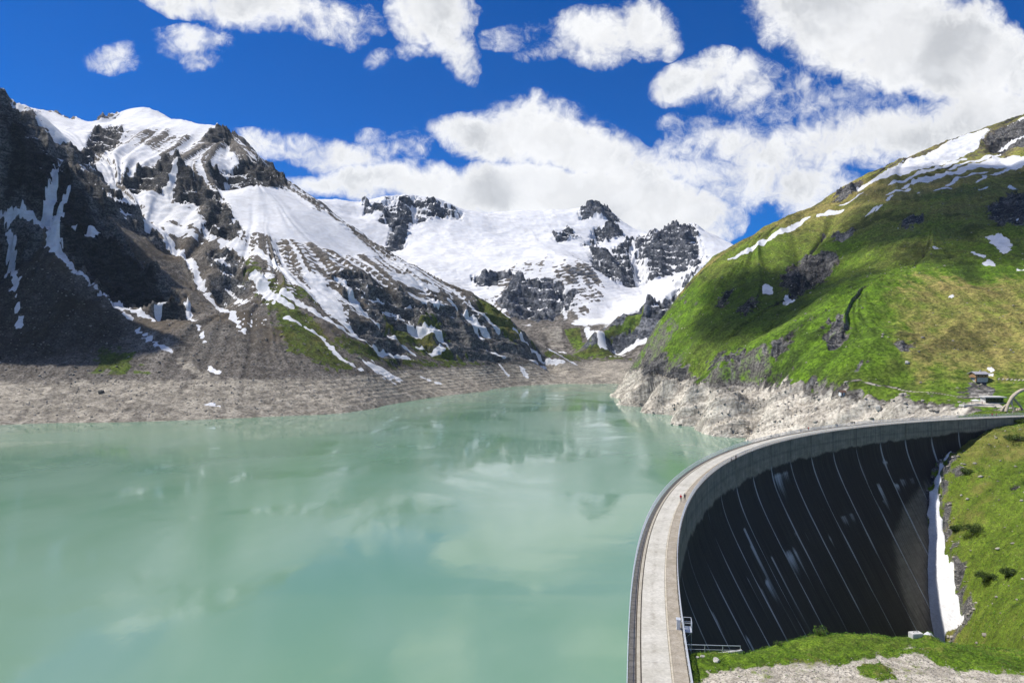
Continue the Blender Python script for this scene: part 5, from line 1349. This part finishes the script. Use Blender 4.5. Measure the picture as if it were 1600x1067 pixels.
# ---- branching timber arch over the path at the end of the dam
def limb(mb, pts, radii, n=10):
    P = [Vector(p) for p in pts]
    # catmull-rom resample
    Q, Rr = [], []
    for i in range(len(P) - 1):
        p0, p1, p2, p3 = P[max(i - 1, 0)], P[i], P[i + 1], P[min(i + 2, len(P) - 1)]
        for k in range(6):
            tt = k / 6
            Q.append(.5 * ((2 * p1) + (-p0 + p2) * tt + (2 * p0 - 5 * p1 + 4 * p2 - p3) * tt ** 2 + (-p0 + 3 * p1 - 3 * p2 + p3) * tt ** 3)); Rr.append(radii[i] + (radii[i + 1] - radii[i]) * tt)
    Q.append(P[-1]); Rr.append(radii[-1])
    vs = []
    for i, q in enumerate(Q):
        d = (Q[min(i + 1, len(Q) - 1)] - Q[max(i - 1, 0)])
        qt = d.to_track_quat('Z', 'Y')
        for k in range(n):
            a = 2 * math.pi * k / n
            vs.append(q + qt @ Vector((Rr[i] * math.cos(a), Rr[i] * math.sin(a) * .8, 0)))
    fs = [(i * n + k, i * n + (k + 1) % n, (i + 1) * n + (k + 1) % n, (i + 1) * n + k) for i in range(len(Q) - 1) for k in range(n)]
    fs += [tuple(range(n - 1, -1, -1)), tuple(range((len(Q) - 1) * n, len(Q) * n))]
    mb.add(vs, fs)
ax_, ay_, _ = px(1583, 652, 346)
az_ = max(ground_z(C, ZC, ax_, ay_), 36.4)
arch = empty('timber_arch', (ax_, ay_, az_ - .3))
tag(arch, 'pale branching arch sculpture on spread legs at the far dam end', 'sculpture')
for name_, pts, rads in (
        ('leg', [(-3.4, .3, 0), (-2.6, .4, 2.6), (-1.4, .6, 5.0), (.2, .9, 7.2)], [.95, .8, .8, .9]),
        ('leg', [(.2, -.6, 0), (-.2, -.2, 2.6), (-.6, .3, 4.4), (.0, .8, 6.6)], [.42, .48, .6, .75]),
        ('leg', [(5.2, .2, 0), (4.4, .5, 2.4), (2.6, .8, 4.8), (.6, .9, 7.0)], [.55, .6, .65, .75]),
        ('span', [(-.4, .8, 6.6), (2.2, 1.2, 9.0), (6.5, 2.0, 10.9), (12.0, 3.0, 10.4), (17.0, 4.0, 6.0), (19.0, 4.6, 0)], [1.0, 1.05, 1.0, .95, .9, .95]),
        ('buttress', [(-5.0, 1.4, 0), (-4.0, 1.3, 2.0), (-2.4, 1.1, 3.6)], [.7, .6, .5])):
    mb = MB(); limb(mb, pts, rads); mb.build(name_, m_tan, arch, smooth=True)
gx_, gy_, _ = px(1593, 651, 349)
def boulder(name, loc, size, mat, label, seed, flat=.7, group=None):
    bm = bmesh.new(); bmesh.ops.create_icosphere(bm, subdivisions=3, radius=1.0)
    rr = np.random.RandomState(seed)
    cuts = [(Vector(rr.normal(size=3)).normalized(), rr.uniform(.55, .9)) for _ in range(9)]
    for v in bm.verts:
        for n_, d_ in cuts:
            e_ = v.co.dot(n_) - d_
            if e_ > 0: v.co -= n_ * e_
        v.co = Vector((v.co.x * size, v.co.y * size * .85, v.co.z * size * flat + size * flat * .35))
    me = bpy.data.meshes.new(name); bm.to_mesh(me); bm.free()
    o = link(name, me, mat); o.location = loc; o.rotation_euler = (0, 0, rr.uniform(0, 6))
    tag(o, label, 'boulder', group or 'single boulders')
    return o
boulder('boulder', (gx_, gy_, ground_z(C, ZC, gx_, gy_) - .2), 1.9, m_tan, 'tan boulder standing under the branching arch', 31)
for (u_, v_, Y_, sh_, lab_) in ((1590, 652, 344.5, (.55, .35, .36), 'visitor in pink under the branching arch'), (1596, 652, 345, (.12, .05, .06), 'visitor in dark wine top under the branching arch')):
    x_, y_, _ = px(u_, v_, Y_); person((x_, y_, ground_z(C, ZC, x_, y_)), 2.6, sh_, (.05, .05, .06), (.06, .04, .03), lab_, stride=.06)

# ---- single boulders
x_, y_, _ = A.world(157, 616); boulder('boulder', (x_, y_, ground_z(A, ZA, x_, y_) - .6), 4.2, m_rockdark, 'large dark boulder on the drained left shore', 5)
for (u_, v_, Y_, s_, lab_, sd_) in ((1417, 567, 463, 1.7, 'pale upright boulder on the grass slope left of the timber hut', 6), (1372, 648, 395, 2.4, 'rounded whitish boulder in the rocks right behind the far crest', 7)):
    x_, y_, _ = C.world(u_, v_); boulder('boulder', (x_, y_, ground_z(C, ZC, x_, y_) - .3), s_, m_rocklight, lab_, sd_, 1.0)
for (u_, v_, Y_, s_, lab_, sd_) in ((1090, 1032, 79, .28, 'small pale stone in the grass under the steel fence, left one', 8), (1098, 1031, 79.2, .32, 'small pale stone in the grass under the steel fence, right one', 9), (1120, 1040, 77.6, .55, 'flat pale stone at the edge of the gravel near the fence', 10)):
    x_, y_, _ = px(u_, v_, Y_); boulder('boulder', (x_, y_, ground_z(D, ZD_final, x_, y_) - .05), s_, m_rocklight, lab_, sd_, .5)

# ================================================================== PLANTS AND LOOSE STONES
def leaf_mat(name, c1, c2, c3):
    m, t = new_mat(name)
    tone = t.attr('tone')
    c = t.mix(t.ramp(tone, 0, .5), c1, c2)
    c = t.mix(t.ramp(tone, .55, 1), c, c3)
    b = finish(t, c, .75, .25)
    return m
m_leaf = leaf_mat('shrub_leaves', (0.03, 0.055, 0.012), (0.055, 0.09, 0.018), (0.10, 0.14, 0.03))
m_herb = leaf_mat('meadow_herbs', (0.045, 0.10, 0.010), (0.085, 0.19, 0.014), (0.17, 0.23, 0.03))
m_bark = plain('alder_bark', (0.07, 0.055, 0.04), (0.12, 0.10, 0.08), 4.0)
m_stone, t = new_mat('loose_stones')
tone = t.attr('tone')
c = t.mix(tone, (0.10, 0.09, 0.078), (0.40, 0.37, 0.32))
finish(t, c, .9, .15)

def raw_mesh(name, V, F, tone=None, smooth=False):
    me = bpy.data.meshes.new(name)
    k = F.shape[1]
    me.vertices.add(len(V)); me.vertices.foreach_set('co', V.astype(np.float32).reshape(-1))
    me.loops.add(F.size); me.loops.foreach_set('vertex_index', F.astype(np.int32).reshape(-1))
    me.polygons.add(len(F)); me.polygons.foreach_set('loop_start', np.arange(0, F.size, k, dtype=np.int32))
    me.update(calc_edges=True)
    if tone is not None: set_attr(me, 'tone', tone)
    return me

def leaf_cloud(centers, sizes, per, spread, seed, up=.4):
    """many small leaf faces round each centre -> vertices, faces, tone"""
    rr = np.random.RandomState(seed)
    n = len(centers) * per
    c = np.repeat(centers, per, 0); s = np.repeat(sizes, per)
    d = rr.normal(size=(n, 3)); d /= np.linalg.norm(d, axis=1)[:, None]
    p = c + d * (spread * s * rr.rand(n) ** .4)[:, None] * np.array([1, 1, .75])
    a = rr.normal(size=(n, 3)); a[:, 2] += up; a /= np.linalg.norm(a, axis=1)[:, None]
    b = np.cross(a, rr.normal(size=(n, 3))); b /= np.linalg.norm(b, axis=1)[:, None] + 1e-6
    L = (s * rr.uniform(.25, .5, n))[:, None]
    V = np.stack([p - b * L * .5, p + a * L * .25 + np.cross(a, b) * L * .28, p + b * L * .6, p - np.cross(a, b) * L * .28], 1).reshape(-1, 3)
    F = np.arange(n * 4).reshape(n, 4)
    tone = np.repeat(np.clip(rr.rand(n) * .7 + .3 * (d[:, 2] > 0), 0, 1), 4)
    return V, F, tone

def scatter(S, Z, weight, count, seed):
    """random ground points, weighted by cover and true area"""
    rr = np.random.RandomState(seed)
    wgt = (weight * S.Y).reshape(-1) * np.gradient(S.Y, axis=0).reshape(-1)
    wgt = np.clip(wgt, 0, None); cdf = np.cumsum(wgt); cdf /= cdf[-1]
    k = np.searchsorted(cdf, rr.rand(count))
    i, j = np.unravel_index(np.clip(k, 0, S.X.size - 1), S.X.shape)
    i = np.clip(i, 0, S.X.shape[0] - 2); j = np.clip(j, 0, S.X.shape[1] - 2)
    a, b = rr.rand(count), rr.rand(count)
    def bl(G): return G[i, j] * (1 - a) * (1 - b) + G[i + 1, j] * a * (1 - b) + G[i, j + 1] * (1 - a) * b + G[i + 1, j + 1] * a * b
    return np.stack([bl(S.X), bl(S.Y), bl(Z)], -1), (i, j)

def seen(S, Z, margin=1.5):
    """cells the place shows towards the dam knoll (not behind a ridge)"""
    v = V0 - (Z - CAM_Z) / S.Y * F0
    return (v <= np.minimum.accumulate(v, axis=0) + margin).astype(np.float32)

def shrub(label, loc, radius, height, seed, n_leaf=1500, mat=None, group=None):
    rr = np.random.RandomState(seed)
    root = empty('shrub', loc)
    tag(root, label, 'shrub', group or 'bushes round the dam')
    mb = MB()
    tips = []
    for k in range(22):
        a = rr.uniform(0, 6.28); r_ = radius * rr.uniform(.25, .85)
        tip = (math.cos(a) * r_, math.sin(a) * r_ * .8, height * rr.uniform(.3, .85) * (1.15 - .6 * r_ / radius))
        mid = (tip[0] * .45, tip[1] * .45, tip[2] * .55)
        mb.bar((0, 0, -.3), mid, .05 + radius * .012, 5, r2=.035 + radius * .006); mb.bar(mid, tip, .035 + radius * .006, 5, r2=.015)
        tips.append(tip)
    mb.build('stems', m_bark, root)
    cs = np.array(tips + [(t_[0] * .6 + rr.normal() * radius * .2, t_[1] * .6 + rr.normal() * radius * .2, t_[2] * rr.uniform(.4, 1.0)) for t_ in tips])
    sz = np.full(len(cs), radius * .22) * rr.uniform(.5, 1.3, len(cs))
    V, F, tone = leaf_cloud(cs, sz, n_leaf // len(cs), 1.0, seed)
    # leaves stay leaf-sized on a big shrub
    Vq = V.reshape(-1, 4, 3); ctr = Vq.mean(1, keepdims=True); V = (ctr + (Vq - ctr) * min(1.0, 1.0 / max(radius * .22, .2))).reshape(-1, 3)
    link('foliage', raw_mesh('foliage', V, F, tone), mat or m_leaf, root)
    return root
SHR = [(1521, 832, 268, 6.2, 2.4, 'dark alder thicket on the grass slope level with mid snow strip'), (1492, 829, 270, 3.6, 2.2, 'smaller dark alder thicket between snow strip and the larger one'),
       (1548, 905, 232, 5.6, 1.9, 'broad low alder thicket on the lower grass slope'), (1578, 900, 230, 4.0, 2.4, 'alder thicket at right edge of picture on lower slope'), (1510, 738, 292, 4.2, 1.6, 'low dark thicket below the rocks near the upper snow tip'),
       (1590, 690, 300, 6.0, 3.0, 'dark thicket at the right edge below the dam end'), (1598, 660, 322, 4.0, 2.4, 'dark bush in front of the branching arch')]
for k, (u_, v_, Y_, r_, h_, lab_) in enumerate(SHR):
    x_, y_, _ = D.world(u_, v_)
    shrub(lab_, (x_, y_, ground_z(D, ZD_final, x_, y_)), r_, h_, 50 + k, 2600)
x_, y_, _ = px(1281, 992, 84.6); shrub('pale green willow bush on the crown of the knoll', (x_, y_, ground_z(D, ZD_final, x_, y_)), 1.2, 1.5, 77, 900, m_herb)
x_, y_, _ = px(1218, 1012, 82.5); shrub('low willow bush on the left flank of the knoll', (x_, y_, ground_z(D, ZD_final, x_, y_)), .8, .7, 78, 600, m_herb)

# meadow on the knoll
wN = nearD * np.clip(1 - gravel * .93 + .1 * nD3, 0, 1) * (D.Y < 100) * (D.Y > 66)
P, _ij = scatter(D, ZD_final, wN, 20000, 90)
szs = .16 + .22 * np.clip(fbm(P[:, 0] / 2.2, P[:, 1] / 2.2, 3, 4) + .35, 0, 1)
V, F, tone = leaf_cloud(P + np.array([0, 0, .08]), szs * 1.1, 4, 1.0, 91, .9)
pt = np.repeat(np.clip(.5 + .8 * fbm(P[:, 0] / 3.5, P[:, 1] / 3.5, 3, 14), 0, 1), 16)
o = link('meadow_grass', raw_mesh('meadow_grass', V, F, np.clip(.55 * tone + .45 * pt, 0, 1)), m_herb); tag(o, 'short green meadow herbs covering the knoll by the dam', kind='stuff')
# turf and dwarf shrubs on the far side of the gorge
wF = (1 - nearD) * np.clip(turfD, 0, 1) * (1 - snowD) * (D.Y > 180) * (D.Z0 > -45)
P, _ij = scatter(D, ZD_final, wF, 20000, 92)
dk = np.clip(.5 + .9 * fbm(P[:, 0] / 16, P[:, 1] / 16, 4, 15), 0, 1)
V, F, tone = leaf_cloud(P + np.array([0, 0, .15]), .6 + .5 * dk, 3, .8, 93, 1.0)
o = link('slope_herbs', raw_mesh('slope_herbs', V, F, np.clip(.35 * tone + .65 * np.repeat(1 - dk, 12), 0, 1)), m_herb); tag(o, 'green herbs and dwarf shrubs on the slope beyond the snow strip', kind='stuff')
# dwarf shrubs dotted over the hillside
visC = seen(C, ZC)
wC = visC * np.clip(turfC, 0, 1) * (1 - snowC) * (.25 + np.clip(darkC, 0, 1)) * (1 - pth) * (1 - keepflat)
P, _ij = scatter(C, ZC, wC, 20000, 94)
V, F, tone = leaf_cloud(P + np.array([0, 0, .3]), np.random.RandomState(3).uniform(.8, 2.2, len(P)), 3, .8, 95, .8)
o = link('hillside_dwarf_shrubs', raw_mesh('hillside_dwarf_shrubs', V, F, tone), m_leaf); tag(o, 'dark dwarf shrubs dotted over the green hillside', kind='stuff')

# loose stones
ICO_V = np.array([(-1, 1.618, 0), (1, 1.618, 0), (-1, -1.618, 0), (1, -1.618, 0), (0, -1, 1.618), (0, 1, 1.618), (0, -1, -1.618), (0, 1, -1.618), (1.618, 0, -1), (1.618, 0, 1), (-1.618, 0, -1), (-1.618, 0, 1)]) / 1.9
ICO_F = np.array([(0, 11, 5), (0, 5, 1), (0, 1, 7), (0, 7, 10), (0, 10, 11), (1, 5, 9), (5, 11, 4), (11, 10, 2), (10, 7, 6), (7, 1, 8), (3, 9, 4), (3, 4, 2), (3, 2, 6), (3, 6, 8), (3, 8, 9), (4, 9, 5), (2, 4, 11), (6, 2, 10), (8, 6, 7), (9, 8, 1)])
def stones(name, label, P, size, seed, lo=.0, hi=1.0):
    rr = np.random.RandomState(seed); n = len(P)
    V = ICO_V[None] * rr.uniform(.65, 1.25, (n, 12, 1)) * (size[:, None, None]) * rr.uniform(.6, 1.2, (n, 1, 3)) * np.array([1, 1, .7])
    a = rr.uniform(0, 6.28, n); ca, sa = np.cos(a)[:, None], np.sin(a)[:, None]
    V = np.stack([V[..., 0] * ca - V[..., 1] * sa, V[..., 0] * sa + V[..., 1] * ca, V[..., 2]], -1) + P[:, None, :] + np.array([0, 0, .15]) * size[:, None, None]
    F = (ICO_F[None] + (np.arange(n) * 12)[:, None, None]).reshape(-1, 3)
    o = link(name, raw_mesh(name, V.reshape(-1, 3), F, np.repeat(rr.uniform(lo, hi, n), 12)), m_stone)
    tag(o, label, kind='stuff')
visA = seen(A, ZA)
rr = np.random.RandomState(8)
P, _ij = scatter(A, ZA, visA * band * (A.Z0 > .5), 5500, 96); stones('shore_stones', 'loose stones on the drained left shore', P, .25 + 1.1 * rr.rand(len(P)) ** 4, 97, .3, 1.0)
P, _ij = scatter(A, ZA, visA * (1 - band) * (1 - rockA) * (A.Z0 < 190) * (snowA < .4), 4000, 98); stones('scree_stones', 'scree blocks on the lower left mountainside', P, .3 + 1.5 * rr.rand(len(P)) ** 4, 99, .05, .7)
P, _ij = scatter(C, ZC, visC * shore * (C.Z0 > .5), 1600, 100); stones('cliff_foot_stones', 'broken rock on the pale shore below the hillside', P, .25 + 1.6 * rr.rand(len(P)) ** 5, 101, .6, 1.0)
P, _ij = scatter(C, ZC, visC * (1 - shore) * (1 - snowC) * (.15 + rockC), 2600, 102); stones('hillside_stones', 'pale stones scattered over the grass hillside', P, .25 + 1.1 * rr.rand(len(P)) ** 4, 103, .3, 1.0)
P, _ij = scatter(D, ZD_final, (1 - nearD) * (D.Y > 180) * (1 - snowD) * (.06 + rockD), 1500, 104); stones('slope_stones', 'pale stones on the slope beyond the snow strip', P, .15 + .8 * rr.rand(len(P)) ** 3, 105, .4, 1.0)
P, _ij = scatter(D, ZD_final, gravel * (D.Y < 95), 4500, 106); stones('gravel_stones', 'coarse pale gravel on the track by the dam', P, .03 + .10 * rr.rand(len(P)) ** 3, 107, .4, .85)

# ================================================================== mountain air
mb = MB(); mb.box((0, 1650, 360), (4400, 3900, 980))
m_air = bpy.data.materials.new('mountain_air'); m_air.use_nodes = True
ta = NT(m_air.node_tree)
va = ta.n('ShaderNodeVolumePrincipled'); va.inputs['Color'].default_value = (.62, .78, 1.0, 1); va.inputs['Density'].default_value = 0.000018; va.inputs['Anisotropy'].default_value = 0.2
oa = ta.n('ShaderNodeOutputMaterial'); ta.link(va.outputs[0], oa.inputs['Volume'])
o = mb.build('haze', m_air); tag(o, kind='stuff')
